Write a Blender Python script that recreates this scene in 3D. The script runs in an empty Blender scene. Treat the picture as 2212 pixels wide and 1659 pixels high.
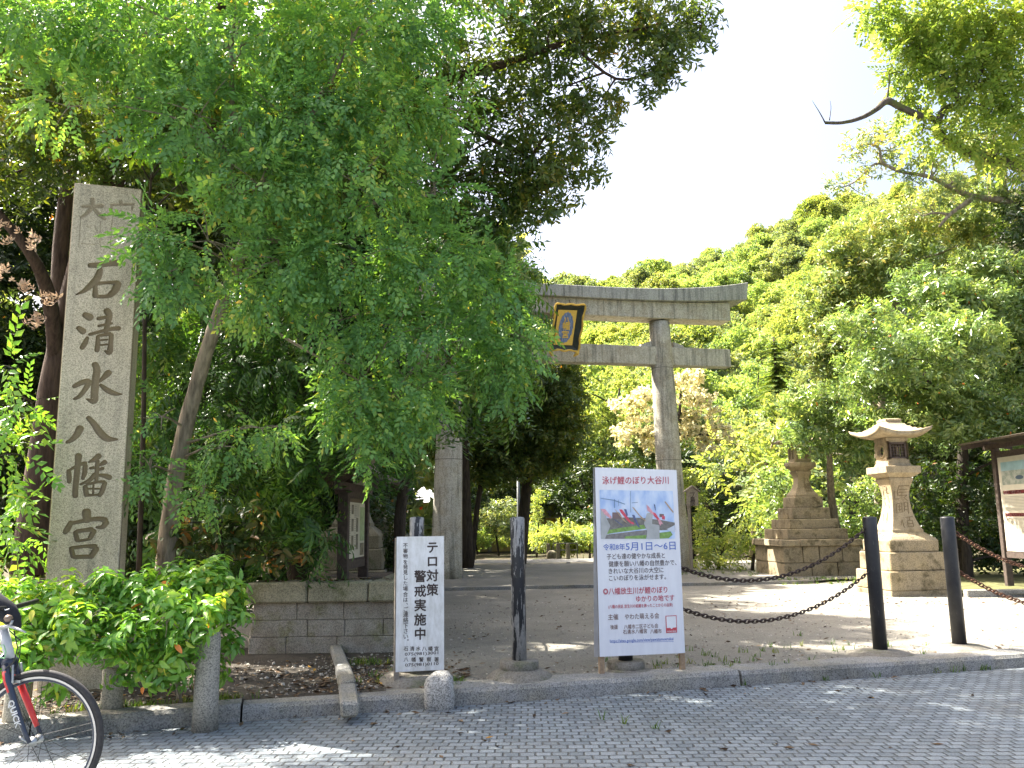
import bpy, bmesh, math, random
import numpy as np
from mathutils import Vector, Matrix, noise

rng = np.random.default_rng(11)
random.seed(5)
S = bpy.context.scene
C = S.collection
R = math.radians
PI = math.pi

# ------------------------------------------------------------------ camera
FPX, HV, ROLL, EYE = 1800.0, 1130.0, 0.8, 1.4        # measured on a 2212 x 1659 view of the photograph
PITCH = math.atan((HV - 829.5) / FPX)
CR = Matrix.Rotation(PI / 2 + PITCH, 3, 'X') @ Matrix.Rotation(R(-ROLL), 3, 'Z')
cam_d = bpy.data.cameras.new('camera')
cam_d.sensor_width = 36.0
cam_d.lens = 36.0 * FPX / 2212.0
cam_d.clip_start, cam_d.clip_end = 0.05, 2000.0
cam = bpy.data.objects.new('camera', cam_d)
C.objects.link(cam)
cam.matrix_world = Matrix.Translation((0, 0, EYE)) @ CR.to_4x4()
S.camera = cam

# ------------------------------------------------------------------ world, sun, exposure
SUN_AZ, SUN_EL = R(-62), R(53)                      # azimuth from +Y, negative = towards -X
S.world = bpy.data.worlds.new('World')
S.world.use_nodes = True
wt = S.world.node_tree
sky = wt.nodes.new('ShaderNodeTexSky')
sky.sky_type = 'NISHITA'
sky.sun_disc = False
sky.sun_elevation, sky.sun_rotation = SUN_EL, SUN_AZ
sky.air_density, sky.dust_density, sky.ozone_density = .8, 7.5, .3
bg = wt.nodes['Background']
bg.inputs['Strength'].default_value = 0.10
wt.links.new(sky.outputs[0], bg.inputs[0])
sd = bpy.data.lights.new('sun', 'SUN')
sd.energy, sd.angle, sd.color = 5.0, R(0.5), (1.0, 0.94, 0.84)
sun = bpy.data.objects.new('sun', sd)
C.objects.link(sun)
SDIR = Vector((math.sin(SUN_AZ) * math.cos(SUN_EL), math.cos(SUN_AZ) * math.cos(SUN_EL), math.sin(SUN_EL)))
sun.rotation_euler = (-SDIR).to_track_quat('-Z', 'Y').to_euler()
S.view_settings.view_transform = 'Standard'
S.view_settings.look = 'None'
S.view_settings.exposure = 2.4
S.view_settings.gamma = 1.0
S.cycles.max_bounces = 8
S.cycles.transmission_bounces = 6
S.cycles.diffuse_bounces = 5
S.cycles.use_denoising = True

# ------------------------------------------------------------------ measuring helpers
def ray(u, v):
    d = CR @ Vector(((u - 1106) / FPX, -(v - 829.5) / FPX, -1))
    return d
def P(u, v, Y):
    d = ray(u, v)
    return d * (Y / d.y) + Vector((0, 0, EYE))
def G(u, v, z=0.0):
    d = ray(u, v)
    return d * ((z - EYE) / d.z) + Vector((0, 0, EYE))

class Frame:
    """vertical plane through O turned by yaw; (u,v) -> local (x, z)"""
    def __init__(s, O, yaw):
        s.O = Vector(O); s.yaw = yaw
        s.X = Vector((math.cos(yaw), math.sin(yaw), 0)); s.N = Vector((math.sin(yaw), -math.cos(yaw), 0))
    def hit(s, u, v):
        d = ray(u, v); e = Vector((0, 0, EYE))
        t = (s.O - e).dot(s.N) / d.dot(s.N)
        p = e + d * t - s.O
        return p.dot(s.X), p.z

# ------------------------------------------------------------------ object helpers
def setp(o, label=None, cat=None, group=None, kind=None):
    if label: o['label'] = label
    if cat: o['category'] = cat
    if group: o['group'] = group
    if kind: o['kind'] = kind
    return o
def thing(name, label, cat, loc=(0, 0, 0), rz=0.0, group=None):
    o = bpy.data.objects.new(name, None)
    o.empty_display_size = 0.1
    C.objects.link(o)
    o.location = loc
    o.rotation_euler = (0, 0, rz)
    return setp(o, label, cat, group)
def link(name, me, mat, parent=None, smooth=False):
    o = bpy.data.objects.new(name, me)
    C.objects.link(o)
    if mat is not None:
        for m in (mat if isinstance(mat, (list, tuple)) else [mat]): me.materials.append(m)
    if smooth: me.polygons.foreach_set('use_smooth', np.ones(len(me.polygons), bool))
    if parent: o.parent = parent
    return o

class MB:
    def __init__(s): s.v = []; s.f = []; s.m = []
    def add(s, vs, fs, m=0):
        b = len(s.v); s.v += [tuple(v) for v in vs]
        for f in fs: s.f.append(tuple(i + b for i in f)); s.m.append(m)
        return s
    def box(s, x0, x1, y0, y1, z0, z1, m=0, tx=0, ty=0, c=0.0):
        """box, top shrunk by tx, ty per side; c = chamfered top edge"""
        if c:
            s.box(x0, x1, y0, y1, z0, z1 - c, m)
            a, b = s.v[-4:], 0
            return s.box(x0 + c * .15, x1 - c * .15, y0 + c * .15, y1 - c * .15, z1 - c - .001, z1, m, c * .7, c * .7)
        vs = [(x0, y0, z0), (x1, y0, z0), (x1, y1, z0), (x0, y1, z0),
              (x0 + tx, y0 + ty, z1), (x1 - tx, y0 + ty, z1), (x1 - tx, y1 - ty, z1), (x0 + tx, y1 - ty, z1)]
        return s.add(vs, [(0, 3, 2, 1), (4, 5, 6, 7), (0, 1, 5, 4), (1, 2, 6, 5), (2, 3, 7, 6), (3, 0, 4, 7)], m)
    def tube(s, pts, rad, n=8, m=0, cap=True, wob=0.0):
        pts = [Vector(p) for p in pts]
        rad = rad if isinstance(rad, (list, tuple)) else [rad] * len(pts)
        rings = []; prev = None
        for i, p in enumerate(pts):
            t = (pts[min(i + 1, len(pts) - 1)] - pts[max(i - 1, 0)]).normalized()
            a = prev if prev is not None else (Vector((0, 1, 0)) if abs(t.y) < .8 else Vector((1, 0, 0)))
            b = t.cross(a).normalized(); a = b.cross(t).normalized(); prev = a
            ring = []
            for k in range(n):
                r = rad[i] * (1 + (random.uniform(-wob, wob) if wob else 0))
                ring.append(p + (a * math.cos(2 * PI * k / n) + b * math.sin(2 * PI * k / n)) * r)
            rings.append(ring)
        fs = []
        for i in range(len(pts) - 1):
            for k in range(n):
                k2 = (k + 1) % n
                fs.append((i * n + k, i * n + k2, (i + 1) * n + k2, (i + 1) * n + k))
        if cap:
            fs.append(tuple(range(n))[::-1]); fs.append(tuple((len(pts) - 1) * n + k for k in range(n)))
        return s.add([p for r in rings for p in r], fs, m)
    def lathe(s, prof, n=24, m=0, cx=0, cy=0, a0=0.0, sq=False):
        """profile [(r, z)] from bottom to top; sq: n = 4 with r as half width"""
        if sq: n = 4; a0 = PI / 4
        vs = []
        for r, z in prof:
            rr = r * math.sqrt(2) if sq else r
            for k in range(n):
                a = a0 + 2 * PI * k / n
                vs.append((cx + rr * math.cos(a), cy + rr * math.sin(a), z))
        fs = []
        for i in range(len(prof) - 1):
            for k in range(n):
                k2 = (k + 1) % n
                fs.append((i * n + k, i * n + k2, (i + 1) * n + k2, (i + 1) * n + k))
        fs.append(tuple(range(n))[::-1]); fs.append(tuple((len(prof) - 1) * n + k for k in range(n)))
        return s.add(vs, fs, m)
    def prism(s, poly, y0, y1, m=0):
        """poly of (x, z), extruded from y0 to y1"""
        n = len(poly)
        vs = [(x, y0, z) for x, z in poly] + [(x, y1, z) for x, z in poly]
        fs = [tuple(range(n)), tuple(range(n, 2 * n))[::-1]] + [(i, i + n, (i + 1) % n + n, (i + 1) % n) for i in range(n)]
        return s.add(vs, fs, m)
    def build(s, name, mat, parent=None, smooth=False, bevel=0.0, fix=True):
        me = bpy.data.meshes.new(name)
        me.from_pydata(s.v, [], s.f)
        if isinstance(mat, (list, tuple)): me.polygons.foreach_set('material_index', s.m)
        if fix:
            bm = bmesh.new(); bm.from_mesh(me); bmesh.ops.recalc_face_normals(bm, faces=bm.faces)
            if bevel:
                es = [e for e in bm.edges if len(e.link_faces) == 2 and e.calc_face_angle(0) > .6]
                bmesh.ops.bevel(bm, geom=es, offset=bevel, segments=1, affect='EDGES', clamp_overlap=True)
            bm.to_mesh(me); bm.free()
        me.update()
        return link(name, me, mat, parent, smooth)

def np_mesh(name, V, F, attr=None):
    """V (n,3); F (m,k)"""
    me = bpy.data.meshes.new(name)
    n, k = F.shape
    me.vertices.add(len(V)); me.vertices.foreach_set('co', V.astype(np.float32).ravel())
    me.loops.add(n * k); me.loops.foreach_set('vertex_index', F.astype(np.int32).ravel())
    me.polygons.add(n); me.polygons.foreach_set('loop_start', (np.arange(n) * k).astype(np.int32))
    if attr is not None:
        at = me.attributes.new('rnd', 'FLOAT', 'FACE'); at.data.foreach_set('value', attr.astype(np.float32))
    me.update(calc_edges=True)
    return me

# ------------------------------------------------------------------ materials
def rgb(*c): return tuple(c) + (1.0,)
class M:
    def __init__(s, name):
        s.mat = bpy.data.materials.new(name); s.mat.use_nodes = True
        s.t = s.mat.node_tree; s.b = s.t.nodes['Principled BSDF']; s.co = None
    def n(s, typ, **kw):
        nd = s.t.nodes.new('ShaderNode' + typ)
        for k, v in kw.items():
            if isinstance(v, bpy.types.NodeSocket): s.t.links.new(v, nd.inputs[k.replace('_', ' ')] if k.replace('_', ' ') in nd.inputs else nd.inputs[k])
            elif k.replace('_', ' ') in nd.inputs: nd.inputs[k.replace('_', ' ')].default_value = v
            else: setattr(nd, k, v)
        return nd
    def coord(s, scale=(1, 1, 1), rot=(0, 0, 0), loc=(0, 0, 0)):
        tc = s.n('TexCoord'); mp = s.n('Mapping', Scale=scale, Rotation=rot, Location=loc)
        s.t.links.new(tc.outputs['Object'], mp.inputs[0])
        return mp.outputs[0]
    def noise(s, co, scale, detail=4, rough=.55, dist=0):
        return s.n('TexNoise', Vector=co, Scale=scale, Detail=detail, Roughness=rough, Distortion=dist).outputs[0]
    def ramp(s, f, stops, interp='LINEAR'):
        nd = s.n('ValToRGB', Fac=f); e = nd.color_ramp.elements; nd.color_ramp.interpolation = interp
        while len(e) < len(stops): e.new(.5)
        for q, (p, c) in zip(e, stops):
            q.position = p; q.color = c if isinstance(c, tuple) else (c, c, c, 1)
        return nd.outputs[0]
    def mix(s, f, a, b, mode='MIX'):
        nd = s.t.nodes.new('ShaderNodeMix'); nd.data_type = 'RGBA'; nd.blend_type = mode
        for i, x in ((0, f), (6, a), (7, b)):
            if isinstance(x, bpy.types.NodeSocket): s.t.links.new(x, nd.inputs[i])
            else: nd.inputs[i].default_value = x if i == 0 or len(x) == 4 else tuple(x) + (1,)
        return nd.outputs[2]
    def math(s, op, a, b=0.5):
        nd = s.t.nodes.new('ShaderNodeMath'); nd.operation = op
        for i, x in ((0, a), (1, b)):
            if isinstance(x, bpy.types.NodeSocket): s.t.links.new(x, nd.inputs[i])
            else: nd.inputs[i].default_value = x
        return nd.outputs[0]
    def set(s, color=None, rough=None, metal=None, spec=None):
        for k, x in (('Base Color', color), ('Roughness', rough), ('Metallic', metal), ('Specular IOR Level', spec)):
            if x is None: continue
            if isinstance(x, bpy.types.NodeSocket): s.t.links.new(x, s.b.inputs[k])
            else: s.b.inputs[k].default_value = tuple(x) + (1,) if isinstance(x, tuple) and len(x) == 3 else x
        return s
    def bump(s, h, strength=.5, dist=.01):
        nd = s.n('Bump', Height=h, Strength=strength, Distance=dist)
        s.t.links.new(nd.outputs[0], s.b.inputs['Normal']); return s

def plain(name, c, rough=.6, metal=0.0, spec=.4, var=.12, scale=9):
    m = M(name); co = m.coord()
    n = m.noise(co, scale, 5)
    m.set(m.mix(m.ramp(n, [(.3, 0.0), (.7, 1.0)]), tuple(x * (1 - var) for x in c), tuple(min(1, x * (1 + var)) for x in c)), rough, metal, spec)
    return m.mat
def granite(name, c, stain=(.10, .10, .085), amt=.6, speck=.35, grain=160, streak=True, warm=None, moss=None, bump=.35):
    m = M(name); co = m.coord(); big = m.noise(co, 1.6, 5, .6)
    st = m.noise(m.coord(scale=(7, 7, .55)) if streak else co, 1.4, 6, .65)
    base = m.mix(m.ramp(big, [(.3, 0.0), (.7, 1.0)]), tuple(x * .82 for x in c), tuple(x * 1.12 for x in c))
    if warm: base = m.mix(m.ramp(m.noise(co, 3.1, 4), [(.45, 0.0), (.7, .8)]), base, warm)
    base = m.mix(m.math('MULTIPLY', m.ramp(st, [(.48, 0.0), (.72, 1.0)]), amt), base, stain)
    if moss: base = m.mix(m.math('MULTIPLY', m.ramp(m.noise(co, 4.3, 7, .7), [(.52, 0.0), (.64, 1.0)]), .8), base, moss)
    g = m.n('TexVoronoi', Vector=co, Scale=grain).outputs['Color']
    gv = m.ramp(g, [(.15, 1 - speck), (.5, 1.0), (.9, 1 + speck * .6)])
    base = m.mix(1.0, base, gv, 'MULTIPLY')
    m.set(base, .85, 0, .3)
    h = m.math('ADD', m.noise(co, grain * .7, 3), m.math('MULTIPLY', m.noise(co, 14, 4), .8))
    m.bump(h, bump, .006)
    return m.mat
LEAFMATS = {}
def leafmat(name, stops, trans=.45, tcol=(1.5, 1.45, .45), rough=.42, spec=.35):
    m = M(name)
    a = m.n('Attribute', attribute_name='rnd')
    col = m.ramp(a.outputs['Fac'], [(p, rgb(*c)) for p, c in stops])
    m.set(col, rough, 0, spec)
    tc = m.mix(1.0, col, rgb(*[min(2.2, x) for x in tcol]), 'MULTIPLY')
    tr = m.n('BsdfTranslucent', Color=tc)
    mx = m.n('MixShader', Fac=trans)
    m.t.links.new(m.b.outputs[0], mx.inputs[1]); m.t.links.new(tr.outputs[0], mx.inputs[2])
    m.t.links.new(mx.outputs[0], m.t.nodes['Material Output'].inputs[0])
    return m.mat
def bark(name, c, scale=1.0, moss=None):
    m = M(name); co = m.coord(scale=(9 * scale, 9 * scale, 1.6 * scale))
    n = m.noise(co, 2.2, 7, .65)
    col = m.ramp(n, [(.3, rgb(*[x * .35 for x in c])), (.55, rgb(*c)), (.8, rgb(*[x * 1.5 for x in c]))])
    if moss: col = m.mix(m.ramp(m.noise(m.coord(), 5, 5), [(.45, 0.0), (.6, .9)]), col, moss)
    m.set(col, .9, 0, .2); m.bump(n, .9, .03)
    return m.mat

mat_granite_pillar = None
m = M('pillar_granite'); co = m.coord()
big = m.noise(co, 1.3, 6, .65); st = m.noise(m.coord(scale=(8, 8, .5)), 1.2, 6, .65)
base = m.mix(m.ramp(big, [(.3, 0.0), (.72, 1.0)]), (.43, .37, .265), (.57, .495, .36))
base = m.mix(m.math('MULTIPLY', m.ramp(st, [(.46, 0.0), (.72, 1.0)]), .55), base, (.17, .16, .12))
base = m.mix(1.0, base, m.ramp(m.n('TexVoronoi', Vector=co, Scale=150).outputs['Color'], [(.1, .55), (.5, 1.0), (.9, 1.25)]), 'MULTIPLY')
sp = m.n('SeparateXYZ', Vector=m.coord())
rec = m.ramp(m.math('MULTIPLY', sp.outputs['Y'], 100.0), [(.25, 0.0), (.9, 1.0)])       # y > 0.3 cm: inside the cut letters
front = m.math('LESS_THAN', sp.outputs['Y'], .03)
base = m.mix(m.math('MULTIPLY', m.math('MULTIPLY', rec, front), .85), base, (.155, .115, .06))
m.set(base, .88, 0, .25); m.bump(m.math('ADD', m.noise(co, 130, 3), m.noise(co, 16, 4)), .4, .005)
mat_pillar = m.mat
mat_torii = granite('torii_granite', (.50, .47, .385), (.10, .10, .08), .85, .35, 60, True, (.36, .31, .22), bump=.5)
mat_torii_cap = granite('torii_cap_granite', (.36, .358, .32), (.05, .055, .05), .8, .3, 60, True, bump=.5)
mat_lantern = granite('lantern_stone', (.37, .30, .195), (.13, .10, .055), .6, .25, 90, True, (.40, .31, .18), bump=.4)
mat_lantern_base = granite('lantern_base_stone', (.33, .27, .175), (.08, .065, .04), .6, .35, 90, False, (.36, .285, .16), (.075, .062, .03), bump=.6)
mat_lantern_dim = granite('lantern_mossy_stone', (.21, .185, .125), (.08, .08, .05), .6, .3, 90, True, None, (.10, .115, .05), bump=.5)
mat_post_stone = granite('post_granite', (.33, .31, .26), (.14, .13, .09), .5, .5, 140, False)
mat_kerb = granite('kerb_granite', (.27, .265, .245), (.10, .095, .07), .7, .5, 130, False, (.30, .27, .20), bump=.8)
mat_rock = granite('boulder_granite', (.40, .385, .35), (.19, .18, .15), .5, .6, 120, False, bump=.9)
mat_wall = granite('wall_stone', (.36, .33, .275), (.17, .165, .12), .6, .4, 120, False, (.24, .19, .14), (.20, .19, .10), bump=.5)
mat_coping = granite('coping_stone', (.31, .285, .20), (.11, .115, .065), .7, .4, 120, False, (.27, .235, .15), (.15, .15, .07), bump=.7)
mat_concrete = granite('concrete', (.22, .20, .165), (.12, .11, .08), .6, .3, 100, False, None, (.12, .125, .07), bump=.5)
mat_wood_dark = plain('weathered_dark_wood', (.075, .055, .045), .8, var=.35, scale=22)
mat_wood_grey = plain('weathered_grey_wood', (.26, .22, .17), .85, var=.25, scale=30)
mat_wood_tan = plain('bare_wood', (.33, .23, .14), .8, var=.25, scale=30)
mat_black_paint = None
m = M('black_paint'); n1 = m.noise(m.coord(scale=(26, 26, 5)), 2.0, 8, .7)
m.set(m.mix(m.ramp(n1, [(.60, 0.0), (.68, 1.0)]), m.mix(m.ramp(m.noise(m.coord(), 7, 5), [(.35, 0.0), (.7, 1.0)]), (.014, .015, .019), (.034, .034, .036)), (.10, .095, .085)), m.ramp(n1, [(.3, .3), (.7, .62)])); mat_black_paint = m.mat
mat_ink = plain('black_lettering', (.05, .035, .03), .6, var=.1)
mat_rust = plain('rusty_iron', (.15, .075, .045), .75, .3, .4, .45, 70)
mat_iron = plain('dark_chain_iron', (.065, .045, .038), .7, .35, .4, .4, 70)
mat_gold = plain('gold_leaf', (.62, .40, .07), .42, .35, .5, .2, 60)
mat_blue = None
m = M('blue_weathered_paint'); n1 = m.noise(m.coord(scale=(40, 40, 3)), 1.5, 6)
m.set(m.ramp(n1, [(.35, rgb(.06, .10, .20)), (.58, rgb(.17, .23, .36)), (.72, rgb(.50, .52, .55))]), .6); mat_blue = m.mat
mat_frame_green = plain('dark_lacquer', (.035, .042, .03), .5, var=.3, scale=12)
# peeling paint: black over grey primer
m = M('peeling_black_paint'); n1 = m.noise(m.coord(scale=(22, 22, 3.2)), 1.35, 8, .68, .4)
n2 = m.n('SeparateXYZ', Vector=m.coord()).outputs['Z']
edge = m.math('ADD', n1, m.math('MULTIPLY', m.math('ABSOLUTE', m.math('SUBTRACT', n2, .66)), .12))
msk = m.ramp(edge, [(.535, 0.0), (.55, 1.0)])
grey = m.mix(m.ramp(m.noise(m.coord(), 30, 5), [(.35, 0.0), (.65, 1.0)]), (.22, .22, .215), (.33, .32, .31))
m.set(m.mix(msk, (.017, .019, .024), grey), .5); m.bump(msk, -.35, .004); mat_peel = m.mat
# white board, stained
m = M('stained_white_board'); n1 = m.noise(m.coord(scale=(6, 6, 2.0)), 2.2, 9, .72)
c1 = m.mix(m.ramp(n1, [(.40, 0.0), (.70, 1.0)]), (.78, .78, .765), (.52, .51, .46))
n2 = m.noise(m.coord(scale=(40, 1, 7)), 1.6, 5)
top = m.ramp(m.math('ADD', m.n('SeparateXYZ', Vector=m.coord()).outputs['Z'], m.math('MULTIPLY', n2, .12)), [(.0, 0.0), (1.0, 1.0)])
m.set(c1, .5); mat_board = m.mat
m = M('printed_white_sheet'); n1 = m.noise(m.coord(scale=(14, 14, 2.0)), 1.5, 5)
m.set(m.mix(m.ramp(n1, [(.35, 0.0), (.7, 1.0)]), (.74, .74, .765), (.80, .80, .82)), .45)
m.bump(m.noise(m.coord(scale=(6, 6, 2.5)), 2.0, 3), .25, .02); mat_sheet = m.mat
mat_alu = plain('aluminium', (.36, .37, .37), .4, .8, .5, .1)
mat_red_ink = plain('red_lettering', (.52, .10, .13), .6, var=.12, scale=40)
mat_blue_ink = plain('blue_lettering', (.12, .20, .52), .6, var=.12, scale=40)
mat_dark_ink = plain('dark_lettering', (.11, .085, .085), .6, var=.12, scale=40)
mat_brown_ink = plain('brown_lettering', (.22, .13, .11), .6, var=.12, scale=40)
mat_white_ink = plain('white_lettering', (.8, .8, .8), .5, var=.05)
mat_cream_board = plain('cream_printed_board', (.56, .52, .42), .5, var=.06)
mat_maroon = plain('maroon_print', (.13, .02, .025), .5, var=.1)
mat_grey_ink = plain('small_grey_print', (.25, .235, .20), .6, var=.1)
mat_vermilion = plain('vermilion_paint', (.62, .06, .02), .5, var=.1)
mat_white_wall = plain('white_plaster', (.7, .69, .66), .8, var=.06)
mat_ochre_wall = plain('ochre_plaster', (.42, .30, .10), .8, var=.12)
mat_tile = plain('grey_roof_tile', (.30, .31, .33), .5, var=.25, scale=14)

# ------------------------------------------------------------------ the ground
KERB = [(-14, 1.3), (-7, 4.35), (-3.47, 5.88), (-2.08, 6.39), (-.04, 6.96), (1.93, 7.49), (4.78, 8.18), (9, 9.05), (18, 10.6), (32, 12.6)]
def kerb_y(x):
    for (a, b), (c, d) in zip(KERB, KERB[1:]):
        if a <= x <= c: return b + (d - b) * (x - a) / (c - a)
    return KERB[-1][1]
m = M('forest_floor'); co = m.coord()
m.set(m.ramp(m.noise(co, 1.7, 8, .7), [(.3, rgb(.035, .03, .02)), (.5, rgb(.075, .06, .038)), (.62, rgb(.05, .07, .022)), (.8, rgb(.12, .09, .05))]), .95, 0, .2)
m.bump(m.noise(co, 9, 6), .8, .05); mat_floor = m.mat
m = M('packed_dirt'); co = m.coord()
d1 = m.ramp(m.noise(co, .55, 6, .6), [(.3, rgb(.19, .178, .148)), (.55, rgb(.245, .23, .193)), (.75, rgb(.30, .282, .237))])
d1 = m.mix(m.math('MULTIPLY', m.ramp(m.noise(co, 3.3, 7, .7), [(.48, 0.0), (.68, 1.0)]), .32), d1, (.145, .137, .115))
d1 = m.mix(1.0, d1, m.ramp(m.noise(co, 75, 3, .7), [(.3, .68), (.5, 1.0), (.72, 1.35)]), 'MULTIPLY')
m.set(d1, .95, 0, .2); m.bump(m.math('ADD', m.noise(co, 55, 4, .7), m.math('MULTIPLY', m.noise(co, 6, 4), 1.2)), .8, .02); mat_dirt = m.mat
m = M('dark_bed_soil'); co = m.coord()
m.set(m.mix(1.0, m.ramp(m.noise(co, 2.2, 8, .7), [(.3, rgb(.045, .038, .03)), (.55, rgb(.08, .07, .056)), (.75, rgb(.115, .10, .08))]), m.ramp(m.noise(co, 60, 3, .7), [(.3, .7), (.7, 1.3)]), 'MULTIPLY'), .95, 0, .2)
m.bump(m.noise(co, 30, 6, .7), .9, .03); mat_soil = m.mat
# granite setts
m = M('granite_setts'); co = m.coord(rot=(0, 0, R(1)))
wob = m.n('TexNoise', Vector=co, Scale=2.2, Detail=4); wv = m.n('VectorMath', operation='SCALE', Scale=.05)
m.t.links.new(wob.outputs['Color'], wv.inputs[0]); va = m.n('VectorMath', operation='ADD')
m.t.links.new(co, va.inputs[0]); m.t.links.new(wv.outputs[0], va.inputs[1])
wob2 = m.n('TexNoise', Vector=co, Scale=38.0, Detail=2); wv2 = m.n('VectorMath', operation='SCALE', Scale=.016)
m.t.links.new(wob2.outputs['Color'], wv2.inputs[0]); vb = m.n('VectorMath', operation='ADD')
m.t.links.new(va.outputs[0], vb.inputs[0]); m.t.links.new(wv2.outputs[0], vb.inputs[1])
bk = m.n('TexBrick', Vector=vb.outputs[0], Color1=rgb(.158, .184, .202), Color2=rgb(.238, .272, .295), Mortar=rgb(.100, .104, .100), Scale=1.0)
for k, x in (('Mortar Size', .0075), ('Mortar Smooth', .7), ('Bias', .0), ('Brick Width', .100), ('Row Height', .082)): bk.inputs[k].default_value = x
c1 = m.mix(1.0, bk.outputs[0], m.ramp(m.noise(co, 95, 3, .7), [(.3, .62), (.5, 1.0), (.75, 1.4)]), 'MULTIPLY')
c1 = m.mix(1.0, c1, m.ramp(m.noise(co, .45, 6, .65), [(.3, .74), (.5, 1.0), (.75, 1.12)]), 'MULTIPLY')
c1 = m.mix(m.math('MULTIPLY', m.ramp(m.noise(co, .9, 5), [(.42, 0.0), (.65, 1.0)]), .55), c1, m.mix(1.0, c1, (.92, .89, .84), 'MULTIPLY'))
c1 = m.mix(m.math('MULTIPLY', m.ramp(m.noise(co, 1.9, 6), [(.5, 0.0), (.7, 1.0)]), .4), c1, (.17, .165, .145))
m.set(c1, .8, 0, .3)
hh = m.math('ADD', m.math('MULTIPLY', bk.outputs['Fac'], -1.0), m.math('MULTIPLY', m.noise(co, 40, 4), .55)); m.bump(hh, .9, .016); mat_sett = m.mat

def sheet(name, poly, z, mat, sub=None):
    me = bpy.data.meshes.new(name); me.from_pydata([(x, y, z) for x, y in poly], [], [tuple(range(len(poly)))])
    return setp(link(name, me, mat), kind='structure')
sheet('ground', [(-600, -300), (600, -300), (600, 700), (-600, 700)], -.03, mat_floor)
sheet('road', [(-14, -14), (32, -14)] + [(x, y - .03) for x, y in KERB[::-1]], 0.0, mat_sett)
LO, HI = 0.10, 0.15
BACK = [(28, 60), (-16, 60)]
sheet('plaza', [(-1.02, kerb_y(-1.02) + .1)] + [(x, y + .1) for x, y in KERB if x > -1] + [(32, 20), (9.4, 20), (9.0, 26.7), (-7, 26.7), (-7, 9.5), (-1.3, 9.4)], LO, mat_dirt)
sheet('planting_bed', [(x, y + .1) for x, y in KERB if x < -1] + [(-1.02, kerb_y(-1.02) + .1), (-1.3, 9.4), (-7, 9.5), (-14, 11)], LO - .004, mat_soil)
# upper dirt terrace behind a low stone edging
eL, eR = G(960, 1276, LO), G(1640, 1262, LO)
def edge_y(x): return eL.y + (eR.y - eL.y) * (x - eL.x) / (eR.x - eL.x)
sheet('upper_plaza', [(-2.5, edge_y(-2.5)), (6.1, edge_y(6.1)), (9.4, edge_y(6.1) + 1.5), (9.0, 26.6), (-6.5, 26.6)], HI, mat_dirt)
mb = MB(); x = -2.5
while x < 6.0:
    w = random.uniform(.9, 1.5)
    mb.box(x + .006, min(x + w, 6.15), 0, .14, LO - .05, HI + .012 + random.uniform(-.004, .004), 0, .006, .006)
    x += w
o = mb.build('edging_step', mat_kerb); setp(o, kind='structure')
o.location = (0, edge_y(0) - .1, 0); o.rotation_euler = (0, 0, math.atan2(eR.y - eL.y, eR.x - eL.x))
o = sheet('path', [(-7, 26.8), (4.2, 26.8), (4.6, 29.5), (-7, 29.8)], HI + .004, plain('path_slab', (.17, .165, .15), .85, var=.2, scale=3))
# kerb
mb = MB()
def kerb_run(x0, x1, h, w, wob=.0):
    n = max(1, int(abs(x1 - x0) / .45)); pr = []
    for i in range(n + 1):
        x = x0 + (x1 - x0) * i / n; y = kerb_y(x); dy = (kerb_y(x + .05) - kerb_y(x - .05)) / .1
        l = math.hypot(1, dy); nx, ny = -dy / l, 1 / l
        j = random.uniform(-.006, .006)
        pr.append([(x - nx * .015, y + j - .02, -.05), (x, y + j, h - .03), (x + nx * .022, y + j + ny * .025, h + random.uniform(-.003, .003)), (x + nx * w, y + ny * w, h + random.uniform(-.003, .003)), (x + nx * w, y + ny * w, -.05)])
    vs = [p for r in pr for p in r]; fs = []
    for i in range(n):
        for k in range(4): a = i * 5 + k; fs.append((a, a + 5, a + 6, a + 1))
    fs.append((0, 1, 2, 3, 4)); fs.append(tuple(n * 5 + k for k in (4, 3, 2, 1, 0)))
    mb.add(vs, fs)
for x0, x1, h, w in [(-9, -5.4, .112, .2), (-5.39, -3.3, .115, .2), (-3.29, -2.02, .12, .2), (-2.005, -.68, .108, .2), (-.50, 1.92, .118, .34), (1.945, 4.9, .114, .34), (4.915, 7.6, .114, .34), (7.615, 11, .114, .34)]:
    kerb_run(x0, x1, h, w)
setp(mb.build('kerb', mat_kerb), kind='structure')

# ------------------------------------------------------------------ text
def glyphs(items, y=-.002, bold=0.0):
    """items (string, cx, cz, width or None, height); returns an MB of filled letters lying in the local xz plane"""
    mb = MB()
    for it in items:
        s, cx, cz, w, h = it[:5]
        cu = bpy.data.curves.new('t', 'FONT'); cu.body = s; cu.size = 1.0; cu.resolution_u = 2
        ob = bpy.data.objects.new('t', cu); C.objects.link(ob)
        dg = bpy.context.evaluated_depsgraph_get()
        me = bpy.data.meshes.new_from_object(ob.evaluated_get(dg))
        if len(me.vertices):
            a = np.array([v.co[:] for v in me.vertices]); x0, x1 = a[:, 0].min(), a[:, 0].max(); z0, z1 = a[:, 1].min(), a[:, 1].max()
            if len(s) == 1 and w is None:
                sx = sz = h; ox, oz = .5, .38
            else:
                sz = h; sx = (w / (x1 - x0)) if w else sz; ox, oz = (x0 + x1) / 2, .36
            fc = [tuple(p.vertices) for p in me.polygons]
            for q, (ex, ez) in enumerate([(0, 0), (bold, 0), (-bold, 0), (0, bold), (0, -bold)] if bold else [(0, 0)]):
                mb.add([(cx + (p[0] - ox + ex) * sx, y - .00008 * q, cz + (p[1] - oz + ez) * sz) for p in a], fc)
        bpy.data.objects.remove(ob); bpy.data.curves.remove(cu); bpy.data.meshes.remove(me)
    return mb
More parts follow.
